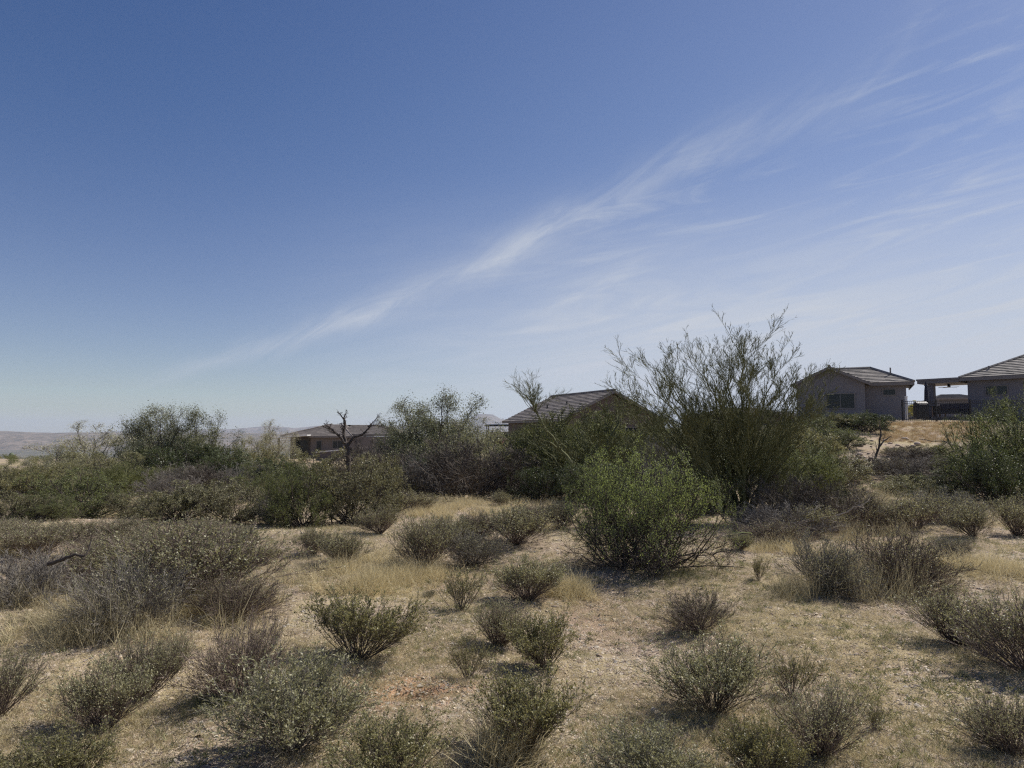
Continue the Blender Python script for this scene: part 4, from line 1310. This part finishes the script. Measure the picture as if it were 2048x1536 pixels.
# scrub cover further out so that the middle distance is not bare
n_ = 900
a_ = rng.uniform(-40, 40, n_)
d_ = 44 * (5.5 ** rng.uniform(0, 1, n_))
x, y = d_ * np.sin(np.radians(a_)), d_ * np.cos(np.radians(a_))
keep = ~((x / y > .33) & (d_ < 100)) & (np.abs(x / y + .25) * (y < 100) + (y >= 100) + (x / y > -.1) > .07)
x, y = x[keep], y[keep]
srcs = []
for i_, kd_ in enumerate(['olivebush', 'greenbush']):
    for nm, me, kd in TYPES[kd_][0]['m']:
        if nm == 'foliage':
            srcs.append(bpy.data.objects.new('far_scrub', me))
scatter('far_scrub_cover', np.column_stack([x, y, H(x, y)]), rng.uniform(.25, .6, len(x)), srcs, 'low olive scrub covering the land beyond the clearing', 'scrub', .05, 8)

# ------------------------------------------------------------------ houses
M['stucco_grey'] = plain_mat('stucco_grey', (0.20, 0.185, 0.195), .9, .12, 1.5, bump=.3, bscale=80)
M['stucco_brown'] = plain_mat('stucco_brown', (0.13, 0.10, 0.085), .9, .1, 1.5, bump=.3, bscale=80)
M['stucco_dark'] = plain_mat('stucco_dark', (0.17, 0.14, 0.125), .9, .25, .8, bump=.3, bscale=80)
M['fascia'] = plain_mat('fascia', (0.20, 0.18, 0.17), .7, .05)
M['trim_white'] = plain_mat('trim_white', (0.75, 0.74, 0.72), .5, .05)
M['metal_black'] = plain_mat('metal_black', (0.018, 0.018, 0.02), .45, .1, metal=.2)
M['concrete'] = plain_mat('concrete', (0.45, 0.41, 0.36), .9, .12, 2)
M['red_paint'] = plain_mat('red_paint', (0.07, 0.006, 0.01), .3, .05)
M['rubber'] = plain_mat('rubber', (0.02, 0.02, 0.02), .8, .1)
M['steel'] = plain_mat('steel', (0.35, 0.35, 0.36), .35, .1, metal=.9)
M['cloth_dark'] = plain_mat('cloth_dark', (0.03, 0.03, 0.045), .9, .2)
M['wood_tan'] = plain_mat('wood_tan', (0.30, 0.20, 0.12), .7, .2)


def tile_mat(name, c1, c2):
    m, t = new_mat(name)
    g = t.n('ShaderNodeNewGeometry')
    tc_ = t.n('ShaderNodeTexCoord').outputs['Object']
    c = t.mix(g.outputs['Random Per Island'], c1, c2)
    c = t.mix(t.rng(t.noise(tc_, 1.2, 5), .4, .7, 0, .35), c, tuple(x * .55 for x in c1))
    p = t.n('ShaderNodeBsdfPrincipled', {'Base Color': c, 'Roughness': .8})
    t.n('ShaderNodeOutputMaterial', {0: p.outputs[0]})
    return m


M['tile_grey'] = tile_mat('tile_grey', (0.17, 0.155, 0.14), (0.30, 0.27, 0.245))
M['tile_brown'] = tile_mat('tile_brown', (0.165, 0.142, 0.128), (0.26, 0.225, 0.20))
gl, t = new_mat('window_glass')
p = t.n('ShaderNodeBsdfPrincipled', {'Base Color': (0.015, 0.018, 0.022), 'Roughness': .12, 'Specular IOR Level': .3})
t.n('ShaderNodeOutputMaterial', {0: p.outputs[0]})
M['glass'] = gl


class House:
    def __init__(self, name, origin, a_deg, z, label, wall, tile):
        a_ = R(a_deg)
        self.u = Vector((math.cos(a_), -math.sin(a_), 0))     # along the front, to the right
        self.v = Vector((math.sin(a_), math.cos(a_), 0))      # away from the viewer
        self.o = Vector((origin[0], origin[1], z))
        self.e = empty(name, self.o)
        tag(self.e, label, 'house')
        self.wall, self.tile = M[wall], M[tile]
        self.tiles = MB()
        self.rng = random.Random(name + label)

    def P(self, x, y, z):
        return self.u * x + self.v * y + Vector((0, 0, z))

    def box(self, name, x, y, z, dx, dy, dz, mat, parent=None, bevel=0.0):
        mb = MB()
        mb.box(self.P(x, y, z), self.u * dx, self.v * dy, (0, 0, dz))
        return mb.build(name, mat, parent or self.e, bevel=bevel)

    def walls(self, x, y, dx, dy, h, name='wall'):
        return self.box(name, x, y, -1.0, dx, dy, h + 1.0, self.wall)

    def gable_wall(self, x0, x1, y, h, apex, th, name='gable_wall'):
        mb = MB()
        mb.prism([self.P(x0, y, -1), self.P(x1, y, -1), self.P(x1, y, h), self.P((x0 + x1) / 2, y, apex), self.P(x0, y, h)], self.v * th)
        return mb.build(name, self.wall, self.e)

    def face(self, A, B, Cc, D, course=.33, tw=.34):
        """tiled slope: A-B eave left to right, D-C ridge"""
        A, B, Cc, D = [self.P(*p_) for p_ in (A, B, Cc, D)]
        up = ((D + Cc) / 2 - (A + B) / 2)
        n = max(2, round(up.length / course))
        nrm = (B - A).cross(up).normalized()
        if nrm.z < 0:
            nrm = -nrm
        for i in range(n):
            l0, l1 = A.lerp(D, i / n), A.lerp(D, (i + 1) / n)
            r0, r1 = B.lerp(Cc, i / n), B.lerp(Cc, (i + 1) / n)
            m_ = max(1, round((r0 - l0).length / tw))
            for j in range(m_):
                a0, a1 = j / m_, (j + 1) / m_
                jz = self.rng.uniform(0, .012)
                p_ = [l0.lerp(r0, a0), l0.lerp(r0, a1), l1.lerp(r1, a1), l1.lerp(r1, a0)]
                lo = [p_[0] + nrm * (.065 + jz), p_[1] + nrm * (.065 + jz), p_[2] + nrm * (.02 + jz), p_[3] + nrm * (.02 + jz)]
                bt = [q_ - nrm * .03 for q_ in (p_[0], p_[1], p_[2], p_[3])]
                k = len(self.tiles.v)
                self.tiles.v += [tuple(q_) for q_ in lo + bt]
                self.tiles.f += [(k, k + 1, k + 2, k + 3), (k, k + 4, k + 5, k + 1), (k + 1, k + 5, k + 6, k + 2), (k + 3, k + 7, k + 4, k), (k + 7, k + 6, k + 5, k + 4)]

    def cap(self, a, b, r=.11):
        a, b = self.P(*a), self.P(*b)
        n = max(1, int((b - a).length / .4))
        for i in range(n):
            self.tiles.cyl(a.lerp(b, i / n) + Vector((0, 0, .05)), a.lerp(b, (i + 1.08) / n) + Vector((0, 0, .07)), r, r * .8, 6)

    def roof(self):
        o = self.tiles.build('roof_tiles', self.tile, self.e)
        tag(o, kind='stuff')

    def beam(self, name, a, b, h, th, mat=None, parent=None):
        a, b = self.P(*a), self.P(*b)
        d = (b - a)
        side = d.cross(Vector((0, 0, 1))).normalized() * th
        mb = MB()
        mb.box(a - side / 2, d, side, (0, 0, -h))
        return mb.build(name, mat or M['fascia'], parent or self.e)

    def window(self, x0, x1, z0, z1, y, panes=2, frame='fascia'):
        mb = MB()
        f = .06
        for (xa, za, dx, dz) in ((x0 - f, z0 - f, x1 - x0 + 2 * f, f), (x0 - f, z1, x1 - x0 + 2 * f, f), (x0 - f, z0, f, z1 - z0), (x1, z0, f, z1 - z0)):
            mb.box(self.P(xa, y - .05, za), self.u * dx, self.v * .05, (0, 0, dz))
        for k in range(1, panes):
            xm = x0 + (x1 - x0) * k / panes
            mb.box(self.P(xm - .02, y - .04, z0), self.u * .04, self.v * .04, (0, 0, z1 - z0))
        w_ = mb.build('window', M[frame], self.e)
        for k in range(panes):
            a_ = x0 + (x1 - x0) * k / panes + .02
            b_ = x0 + (x1 - x0) * (k + 1) / panes - .02
            self.box('pane', a_, y - .02, z0, b_ - a_, .015, z1 - z0, M['glass'], w_)
        return w_


# --- grey house on the right (R1)
hz = 2.85
h1 = House('stucco_house', ((1731 - 1024) / F * 48, 48), 26, hz, 'grey stucco house with gable and hipped tile roof, behind the palo verde', 'stucco_grey', 'tile_grey')
# local: x=0 at the inner corner; gable wing x -4.2..0, main block x 0..2.35 set back a little
h1.walls(-4.25, .05, 4.25, 6.0, 2.55)
h1.gable_wall(-4.25, 0, 0.0, 2.55, 3.55, .05)
h1.walls(0, .9, 2.45, 6.0, 2.55)
ov = .35
# gable wing roof, ridge along v into the main roof
xm = -2.12
h1.face((xm - 2.12 - ov, 3.2, 2.45), (xm - 2.12 - ov, -.4, 2.45), (xm, -.4, 3.62), (xm, 3.2, 3.62))
h1.face((xm + 2.12 + ov, -.4, 2.45), (xm + 2.12 + ov, 3.2, 2.45), (xm, 3.2, 3.62), (xm, -.4, 3.62))
# main hipped roof
h1.face((-4.6, .5, 2.50), (2.9, .5, 2.50), (.4, 3.6, 3.72), (-1.9, 3.6, 3.72))
h1.face((2.9, .5, 2.50), (2.9, 6.9, 2.50), (.4, 3.9, 3.72), (.4, 3.6, 3.72))
h1.face((2.9, 6.9, 2.50), (-4.6, 6.9, 2.50), (-1.9, 3.6, 3.72), (.4, 3.9, 3.72))
h1.face((-4.6, 6.9, 2.50), (-4.6, .5, 2.50), (-1.9, 3.6, 3.72), (-1.9, 3.6, 3.72))
h1.cap((2.9, .5, 2.5), (.4, 3.6, 3.72))
h1.cap((-1.9, 3.6, 3.72), (.4, 3.6, 3.72))
h1.cap((xm, -.4, 3.62), (xm, 2.4, 3.62))
h1.roof()
h1.beam('fascia', (xm - 2.12 - ov, -.38, 2.47), (xm, -.38, 3.64), .16, .05)
h1.beam('fascia', (xm, -.38, 3.64), (xm + 2.12 + ov, -.38, 2.47), .16, .05)
h1.beam('fascia', (xm + 2.12 + ov, .5, 2.52), (2.92, .5, 2.52), .2, .05)
h1.beam('fascia', (2.9, .5, 2.52), (2.9, 6.9, 2.52), .2, .05)
h1.box('soffit', xm + 2.3, .53, 2.36, 2.6, .4, .03, M['fascia'])
h1.window(-2.35, -.65, .85, 1.8, 0.0, 2)
h1.window(1.1, 1.8, 1.72, 2.07, .9, 1)
mb = MB()
mb.cyl(h1.P(1.6, 2.0, 3.2), h1.P(1.6, 2.0, 3.62), .05, .05, 8)
mb.build('roof_vent', M['fascia'], h1.e)

# --- house with patio at the right edge (R2)
h2 = House('patio_house', ((1937 - 1024) / F * 49.5, 49.5), 48, 3.15, 'grey house at right edge with tiled roof and open covered patio', 'stucco_grey', 'tile_grey')
h2.walls(0, 0, 9, 7, 2.55)
h2.face((-.35, -.45, 2.62), (9.5, -.45, 2.62), (6.5, 3.6, 4.4), (3.2, 3.6, 4.4))
h2.face((-.35, 7.4, 2.62), (-.35, -.45, 2.62), (3.2, 3.6, 4.4), (3.2, 3.6, 4.4))
h2.face((9.5, 7.4, 2.62), (-.35, 7.4, 2.62), (3.2, 3.6, 4.4), (6.5, 3.6, 4.4))
h2.face((9.5, -.45, 2.62), (9.5, 7.4, 2.62), (6.5, 3.6, 4.4), (6.5, 3.6, 4.4))
h2.cap((-.35, -.45, 2.62), (3.2, 3.6, 4.4))
h2.roof()
h2.beam('fascia', (-.35, -.47, 2.64), (9.5, -.47, 2.64), .22, .05)
h2.window(1.1, 2.3, 1.45, 2.0, 0.0, 2)
mb = MB()
mb.cyl(h2.P(1.1, .8, 2.9), h2.P(1.1, .8, 3.45), .06, .06, 8)
mb.build('roof_vent', M['fascia'], h2.e)
# patio roof slab, columns, fan
h2.box('patio_roof', -3.0, -.5, 2.36, 2.63, 3.6, .30, M['fascia'])
h2.box('patio_roof_edge', -3.05, -.55, 2.57, 2.73, 3.7, .12, M['fascia'])
h2.box('column', -2.55, -.2, -.3, .48, .48, 2.66, M['stucco_grey'])
h2.box('column', -.45, 2.6, -.3, .4, .4, 2.66, M['stucco_grey'])
h2.box('patio_slab', -4.2, -.9, -.4, 4.2, 5.2, .42, M['concrete'])
fan_ = h2.box('ceiling_fan', -1.6, 1.2, 2.12, .16, .16, .24, M['metal_black'])
for k in range(5):
    mb = MB()
    a_ = k * 2 * math.pi / 5 + .3
    c_ = h2.P(-1.52, 1.28, 2.14)
    dv = Vector((math.cos(a_), math.sin(a_), 0))
    sd = Vector((-dv.y, dv.x, .1)) * .07
    mb.box(c_ + dv * .1 - sd, dv * .55, sd * 2, (0, 0, .015))
    mb.build('blade', M['metal_black'], fan_)

# --- tiled gable house in the centre (C): near gable apex at px 1225
hc_z = CAMZ + 1.17 - 2.6
h3 = House('gable_house', (7.6, 55.0), -25, hc_z, 'brown house with large tiled gable roof behind the smaller palo verde', 'stucco_brown', 'tile_brown')
h3.walls(-4.3, .05, 8.6, 9.4, 2.55)
h3.gable_wall(-4.3, 4.3, 0, 2.55, 4.55, .05)
h3.gable_wall(-4.3, 4.3, 9.45, 2.55, 4.55, .05)
h3.face((-4.75, 9.8, 2.55), (-4.75, -.4, 2.55), (0, -.4, 4.77), (0, 9.8, 4.77))
h3.face((4.75, -.4, 2.55), (4.75, 9.8, 2.55), (0, 9.8, 4.77), (0, -.4, 4.77))
h3.cap((0, -.4, 4.77), (0, 9.8, 4.77))
h3.roof()
h3.beam('fascia', (-4.75, -.38, 2.57), (0, -.38, 4.79), .18, .05)
h3.beam('fascia', (0, -.38, 4.79), (4.75, -.38, 2.57), .18, .05)
h3.beam('fascia', (-4.73, 9.8, 2.57), (-4.73, -.4, 2.57), .16, .04)
h3.window(-2.0, -.8, 1.0, 2.0, 0, 2)
h3.window(1.2, 2.6, 1.0, 2.0, 0, 2)
for yy2, f_ in ((5.6, .45), (3.2, .55)):
    mb = MB()
    zz_ = 2.55 + 2.22 * f_
    mb.cyl(h3.P(-4.75 * (1 - f_), yy2, zz_), h3.P(-4.75 * (1 - f_), yy2, zz_ + .32), .06, .06, 8)
    mb.build('roof_vent', M['metal_black'], h3.e)

# --- house on the left (L)
D_ = 84
lz = CAMZ - .1 - 2.6
h4 = House('hipped_house', ((560 - 1024) / F * D_, D_), 4, lz, 'brown house with low hipped tile roof behind the black dead tree', 'stucco_dark', 'tile_brown')
h4.walls(3.6, .3, 10, 9, 2.5)
h4.walls(.9, 2.2, 2.8, 6, 2.5)
h4.face((.2, -.2, 2.55), (8.6, -.2, 2.55), (6.2, 3.6, 3.95), (5.0, 3.6, 3.95))
h4.face((.2, 9.6, 2.55), (.2, -.2, 2.55), (5.0, 3.6, 3.95), (5.0, 5.2, 3.95))
h4.face((8.6, -.2, 2.55), (8.6, 9.6, 2.55), (6.2, 5.2, 3.95), (6.2, 3.6, 3.95))
h4.face((6.6, .4, 2.75), (14.2, .4, 2.75), (10.8, 4.6, 3.9), (7.2, 4.6, 3.9))
h4.face((14.2, .4, 2.75), (14.2, 9.8, 2.75), (10.8, 5.2, 3.9), (10.8, 4.6, 3.9))
h4.face((14.2, 9.6, 2.6), (.2, 9.6, 2.6), (5.0, 5.2, 3.9), (10.8, 5.2, 3.9))
h4.cap((.2, -.2, 2.55), (5.0, 3.6, 3.95))
h4.cap((8.6, -.2, 2.55), (6.2, 3.6, 3.95), .07)
h4.cap((14.2, .4, 2.75), (10.8, 4.6, 3.9))
h4.roof()
h4.beam('fascia', (3.5, -.22, 2.57), (8.7, -.22, 2.57), .16, .05)
h4.beam('fascia', (8.6, .38, 2.77), (14.2, .38, 2.77), .16, .05)
mb = MB()
mb.prism([h4.P(-.4, -1.2, 2.28), h4.P(3.7, -1.2, 2.62), h4.P(3.7, -1.2, 2.74), h4.P(-.4, -1.2, 2.40)], h4.v * 3.2)
mb.build('patio_cover', M['trim_white'], h4.e)
h4.box('column', 1.7, -1.0, -1, .4, .4, 3.4, M['stucco_brown'])
h4.box('column', .2, -1.0, -1, .2, .2, 3.3, M['stucco_brown'])
h4.window(1.2, 2.6, .1, 2.1, 2.2, 2)
h4.window(4.3, 4.9, .8, 2.0, .3, 1)
h4.window(6.2, 7.4, 1.2, 2.0, .3, 2)
mb = MB()
a_, b_ = Vector(rel(76, 632, 903.5, 0, 0, 76)), Vector(rel(74, 684, 898.5, 0, 0, 74))
mb.box(a_ - Vector((0, 0, 1.2)), (b_ - a_), (0, .25, 0), (0, 0, 1.1))
gw = mb.build('garden_wall', M['stucco_brown'])
mb = MB()
mb.box(a_ - Vector((.03, .03, .1)), (b_ - a_) + Vector((.06, 0, 0)), (0, .31, 0), (0, 0, .1))
mb.build('sunlit_top_paint', M['trim_white'], gw)  # sunlight on the wall top, put in as a white strip
tag(gw, 'low garden wall with its sunlit top painted white, in front of the brown hipped house', 'wall')


# --- distant houses glimpsed behind
def far_house(name, px, D, top, eave, wpx, label, wall='stucco_brown', tile='tile_brown', a_=10, zofs=0):
    x = (px - wpx / 2 - 1024) / F * D
    zt, ze = CAMZ + (870 - top) / F * D, CAMZ + (870 - eave) / F * D
    W_ = wpx / F * D
    g = Hs(x, D)
    wallh = max(2.4, ze - g)
    h = House(name, (x, D), a_, ze - wallh, label, wall, tile)
    h.walls(.4, .4, W_ - .8, 7.2, wallh)
    rs_ = zt - ze
    r_ = min(3.5, W_ * .3)
    h.face((0, 0, wallh), (W_, 0, wallh), (W_ - r_, 4, wallh + rs_), (r_, 4, wallh + rs_))
    h.face((W_, 0, wallh), (W_, 8, wallh), (W_ - r_, 4, wallh + rs_), (W_ - r_, 4, wallh + rs_))
    h.face((0, 8, wallh), (0, 0, wallh), (r_, 4, wallh + rs_), (r_, 4, wallh + rs_))
    h.face((W_, 8, wallh), (0, 8, wallh), (r_, 4, wallh + rs_), (W_ - r_, 4, wallh + rs_))
    h.roof()
    h.beam('fascia', (0, -.02, wallh + .03), (W_, -.02, wallh + .03), .16, .05)
    h.window(W_ * .3, W_ * .3 + 1.3, wallh - 1.5, wallh - .5, .4, 2)
    h.window(W_ * .65, W_ * .65 + 1.3, wallh - 1.5, wallh - .5, .4, 2)
    return h


far_house('distant_house', 1490, 88, 814, 828, 150, 'distant pinkish tiled roof seen through the palo verde branches', a_=4)
far_house('distant_house', 1395, 105, 826, 836, 60, 'small distant brown house left of the pinkish roof, behind palo verde')
far_house('distant_house', 1560, 120, 822, 832, 90, 'distant grey roof between the palo verde and grey house')
far_house('distant_house', 1912, 76, 786, 797, 80, 'distant grey roofed house seen through the open patio', 'stucco_grey', 'tile_grey', 20)
far_house('distant_house', 1855, 110, 807, 814, 55, 'tiny distant tiled roof between grey house and patio', 'stucco_grey', 'tile_brown', 10)


# ------------------------------------------------------------------ metal fence
def fence(px0, px1, D0, D1, zb0, zb1, hgt, label, posts, pitch=.11):
    a_ = Vector(((px0 - 1024) / F * D0, D0, zb0))
    b_ = Vector(((px1 - 1024) / F * D1, D1, zb1))
    e = empty('metal_fence', a_)
    tag(e, label, 'fence')
    d_ = b_ - a_
    n = int(d_.length / pitch)
    mb = MB()
    mb.box((-.0085, -.0085, -.05), (.017, 0, 0), (0, .017, 0), (0, 0, hgt + .05))
    pk = mb.build('picket', M['metal_black'], e)
    for i in range(1, min(n, 300)):
        o = pk.copy()
        C.objects.link(o)
        o.parent = e
        o.location = d_ * (i / n)
    for k, z_ in enumerate((.08, hgt - .18, hgt - .02)):
        mb = MB()
        mb.box(Vector((0, -.02, z_)), d_, (0, .04, 0), (0, 0, .035))
        mb.build('rail', M['metal_black'], e)
    for p_ in posts:
        mb = MB()
        mb.box(d_ * p_ + Vector((-.04, -.04, -.4)), (.08, 0, 0), (0, .08, 0), (0, 0, hgt + .48))
        mb.build('post', M['metal_black'], e)
    return e


fence(1805, 2100, 46.3, 44.8, 2.80, 2.80, 1.25, 'black metal picket fence in front of the covered patio', [0, .235, .47, .72, 1])
fence(1520, 1612, 47.5, 47, 2.45, 2.65, 1.0, 'black metal picket fence left of the grey house, behind palo verde', [0, .5, 1])


# ------------------------------------------------------------------ patio things
def at(px, D, z=None):
    x = (px - 1024) / F * D
    return Vector((x, D, Hs(x, D) if z is None else z))


# grill
b_ = at(1842, 47.6, 2.95)
e = empty('gas_grill', b_)
tag(e, 'dark boxy gas grill standing behind the fence corner', 'grill')
mb = MB(); mb.box((-.4, -.25, .05), (.8, 0, 0), (0, .5, 0), (0, 0, .75)); mb.build('cabinet', M['metal_black'], e, bevel=.02)
mb = MB(); mb.box((-.62, -.25, .80), (1.24, 0, 0), (0, .5, 0), (0, 0, .05)); mb.build('side_shelf', M['metal_black'], e)
mb = MB(); mb.prism([(-.38, -.25, .85), (-.38, .25, .85), (-.38, .22, 1.05), (-.38, 0, 1.15), (-.38, -.22, 1.03)], (.76, 0, 0)); mb.build('lid', M['metal_black'], e, bevel=.02)
mb = MB(); mb.cyl((-.25, -.28, .95), (.25, -.28, .95), .015); mb.build('handle', M['steel'], e)
for sx_ in (-.36, .3):
    mb = MB(); mb.cyl((sx_, -.2, .04), (sx_ + .05, -.2, .04), .06, n=10); mb.build('wheel', M['rubber'], e)
# closed umbrella
e = empty('patio_umbrella', at(1854, 49.5, 3.05))
tag(e, 'closed dark patio umbrella standing between grey house and patio', 'umbrella')
mb = MB(); mb.cyl((0, 0, 0), (0, 0, 2.45), .025); mb.build('pole', M['metal_black'], e)
mb = MB()
for z0_, z1_, r0_, r1_ in ((.75, 1.2, .10, .15), (1.2, 1.9, .15, .12), (1.9, 2.2, .12, .08), (2.2, 2.35, .14, .06), (2.35, 2.5, .06, .02)):
    mb.cyl((0, 0, z0_), (0, 0, z1_), r0_, r1_, 10)
mb.build('canopy', M['cloth_dark'], e)
mb = MB(); mb.cyl((0, 0, 0), (0, 0, .1), .28, .22, 14); mb.build('base', M['metal_black'], e)
# white post
mb = MB(); mb.box(at(1812, 46.9, 2.8), (.12, 0, 0), (0, .12, 0), (0, 0, 1.55))
mb.box(at(1812, 46.9, 2.8) + Vector((-.02, -.02, 1.55)), (.16, 0, 0), (0, .16, 0), (0, 0, .05))
tag(mb.build('white_post', M['trim_white']), 'pale upright post beside the fence corner post at grey house', 'post')


def sofa(px, D, W_, label, z=3.18):
    e = empty('patio_sofa', at(px, D, z))
    tag(e, label, 'sofa')
    mb = MB(); mb.box((-W_ / 2, -.4, .15), (W_, 0, 0), (0, .8, 0), (0, 0, .15)); mb.build('frame', M['metal_black'], e, bevel=.02)
    k_ = max(1, round(W_ / .75))
    for i in range(k_):
        mb = MB(); mb.box((-W_ / 2 + i * W_ / k_ + .02, -.38, .30), (W_ / k_ - .04, 0, 0), (0, .7, 0), (0, 0, .16)); mb.build('seat_cushion', M['cloth_dark'], e, bevel=.04)
        mb = MB(); mb.box((-W_ / 2 + i * W_ / k_ + .02, -.45, .42), (W_ / k_ - .04, 0, 0), (0, .16, 0), (0, 0, .42)); mb.build('back_cushion', M['cloth_dark'], e, bevel=.04)
    for sx_ in (-W_ / 2 - .08, W_ / 2):
        mb = MB(); mb.box((sx_, -.42, .1), (.08, 0, 0), (0, .8, 0), (0, 0, .5)); mb.build('armrest', M['metal_black'], e)
    for sx_ in (-W_ / 2, W_ / 2 - .06):
        for sy_ in (-.38, .3):
            mb = MB(); mb.box((sx_, sy_, 0), (.06, 0, 0), (0, .06, 0), (0, 0, .16)); mb.build('leg', M['metal_black'], e)


sofa(1902, 48.6, 1.9, 'long dark cushioned sofa under the patio roof')
e = empty('patio_table', at(1872, 49, 3.1))
tag(e, 'small dark patio table left of the patio column', 'table')
mb = MB(); mb.box((-.5, -.4, .7), (1, 0, 0), (0, .8, 0), (0, 0, .04)); mb.build('tabletop', M['metal_black'], e)
for sx_ in (-.45, .4):
    for sy_ in (-.35, .3):
        mb = MB(); mb.box((sx_, sy_, 0), (.05, 0, 0), (0, .05, 0), (0, 0, .7)); mb.build('leg', M['wood_tan'], e)

# ------------------------------------------------------------------ red pickup under a white-topped carport beside the gable house
gz = Hs((1003 - 1024) / F * 66, 66)
e = empty('pickup_truck', ((1000 - 1024) / F * 66, 66, .5))
e.rotation_euler = (0, 0, R(75))
tag(e, 'dark red pickup truck parked beside the tiled gable house', 'truck')
mb = MB()
prof = [(-2.6, .55), (2.6, .55), (2.65, .95), (1.35, 1.1), (.75, 1.12), (-.55, 1.12), (-2.6, 1.08)]
mb.prism([(a_, -.9, b_) for a_, b_ in prof], (0, 1.8, 0)); mb.build('body', M['red_paint'], e, bevel=.05)
mb = MB(); mb.prism([(-.6, -.78, 1.1), (1.3, -.78, 1.1), (.75, -.72, 1.7), (-.5, -.72, 1.7)], (0, 1.54, 0)); mb.build('cab', M['red_paint'], e, bevel=.05)
for s_ in (-1, 1):
    mb = MB(); mb.prism([(-.45, s_ * .79, 1.15), (1.08, s_ * .79, 1.15), (.65, s_ * .75, 1.6), (-.4, s_ * .75, 1.6)], (0, s_ * .01, 0)); mb.build('side_window', M['glass'], e)
    for x2 in (-1.7, 1.7):
        mb = MB(); mb.cyl((x2, s_ * .7, .4), (x2, s_ * .95, .4), .4, n=18); w_ = mb.build('wheel', M['rubber'], e)
        mb = MB(); mb.cyl((x2, s_ * .945, .4), (x2, s_ * .965, .4), .22, n=14); mb.build('rim', M['steel'], w_)
    mb = MB(); mb.box((2.6, s_ * .7 - .12, .78), (.06, 0, 0), (0, .24, 0), (0, 0, .14)); mb.build('headlight', M['trim_white'], e)
e = empty('carport', ((1000 - 1024) / F * 68, 68, .85))
tag(e, 'flat white-topped carport over the red pickup', 'carport')
mb = MB(); mb.box((-1.3, -2.5, 1.95), (4.2, 0, 0), (0, 5, 0), (0, 0, .08)); mb.build('roof_sheet', M['trim_white'], e)
mb = MB(); mb.box((-1.35, -2.55, 1.82), (4.3, 0, 0), (0, .06, 0), (0, 0, .14)); mb.build('edge_beam', M['metal_black'], e)
for x2 in (-1.2, 2.7):
    for y2 in (-2.4, 2.3):
        mb = MB(); mb.box((x2, y2, -1.5), (.09, 0, 0), (0, .09, 0), (0, 0, 3.4)); mb.build('post', M['metal_black'], e)

# ------------------------------------------------------------------ rocks on the bank
rk = plain_mat('rock', (0.42, 0.33, 0.26), .9, .3, 6, bump=.5, bscale=20)
rng = RS(88)
proto = []
for i in range(4):
    r_ = RS(400 + i)
    th = np.linspace(0, 2 * math.pi, 9)[:-1]
    V = [(0, 0, -.4)]
    for zz, rr2 in ((-.3, .8), (.1, 1.0), (.5, .65)):
        for a_ in th:
            q_ = rr2 * r_.uniform(.8, 1.15)
            V.append((q_ * math.cos(a_), q_ * math.sin(a_) * .8, zz * r_.uniform(.8, 1.2)))
    V.append((0, 0, .68))
    T_, Qd = [], []
    for k in range(8):
        k2 = (k + 1) % 8
        T_.append((0, 1 + k2, 1 + k))
        for l_ in range(2):
            Qd.append((1 + l_ * 8 + k, 1 + l_ * 8 + k2, 9 + l_ * 8 + k2, 9 + l_ * 8 + k))
        T_.append((25, 17 + k, 17 + k2))
    me = np_mesh('rock', V, Qd, T_)
    me.materials.append(rk)
    proto.append(me)
nrock = 0
pr = np.concatenate([np.column_stack([rng.uniform(.475, .56, 46), rng.uniform(31, 38, 46)])])
for tx, yy2 in pr:
    x_ = tx * yy2
    s_ = float(np.clip(rng.lognormal(-2.1, .45), .06, .3))
    o = bpy.data.objects.new('rock', proto[nrock % 4])
    C.objects.link(o)
    o.location = (x_, yy2, Hs(x_, yy2) + s_ * .15)
    o.scale = (s_, s_, s_ * .8)
    o.rotation_euler = (0, 0, rng.uniform(0, 6.28))
    tag(o, 'pinkish rock on the eroded bank behind the forked stump', 'rock', 'rocks on the eroded bank')
    nrock += 1
for px_, py_, s_, lab in ((1033, 1092, .03, 'small dark stone on open gravel left of the bright green bush'), (1112, 1215, .045, 'dark stone near the round grey-green shrub'), (1240, 1293, .03, 'small reddish flat stone on open gravel in front of the bright green bush')):
    x_, y_, z_ = hit(px_, py_)
    o = bpy.data.objects.new('rock', proto[0])
    C.objects.link(o)
    o.location = (x_, y_, z_)
    o.scale = (s_, s_ * .7, s_ * .5)
    tag(o, lab, 'rock')

# ------------------------------------------------------------------ the air
mb = MB()
mb.box((-11500, -11500, -72), (23000, 0, 0), (0, 23000, 0), (0, 0, 310))
hzm = bpy.data.materials.new('haze_air')
hzm.use_nodes = True
hzm.node_tree.nodes.clear()
t = NT(hzm.node_tree)
pv = t.n('ShaderNodeVolumePrincipled', {'Color': (0.72, 0.81, 1.0, 1), 'Density': 0.00009, 'Anisotropy': 0.1})
t.n('ShaderNodeOutputMaterial', {'Volume': pv.outputs[0]})
tag(mb.build('haze', hzm), kind='stuff')
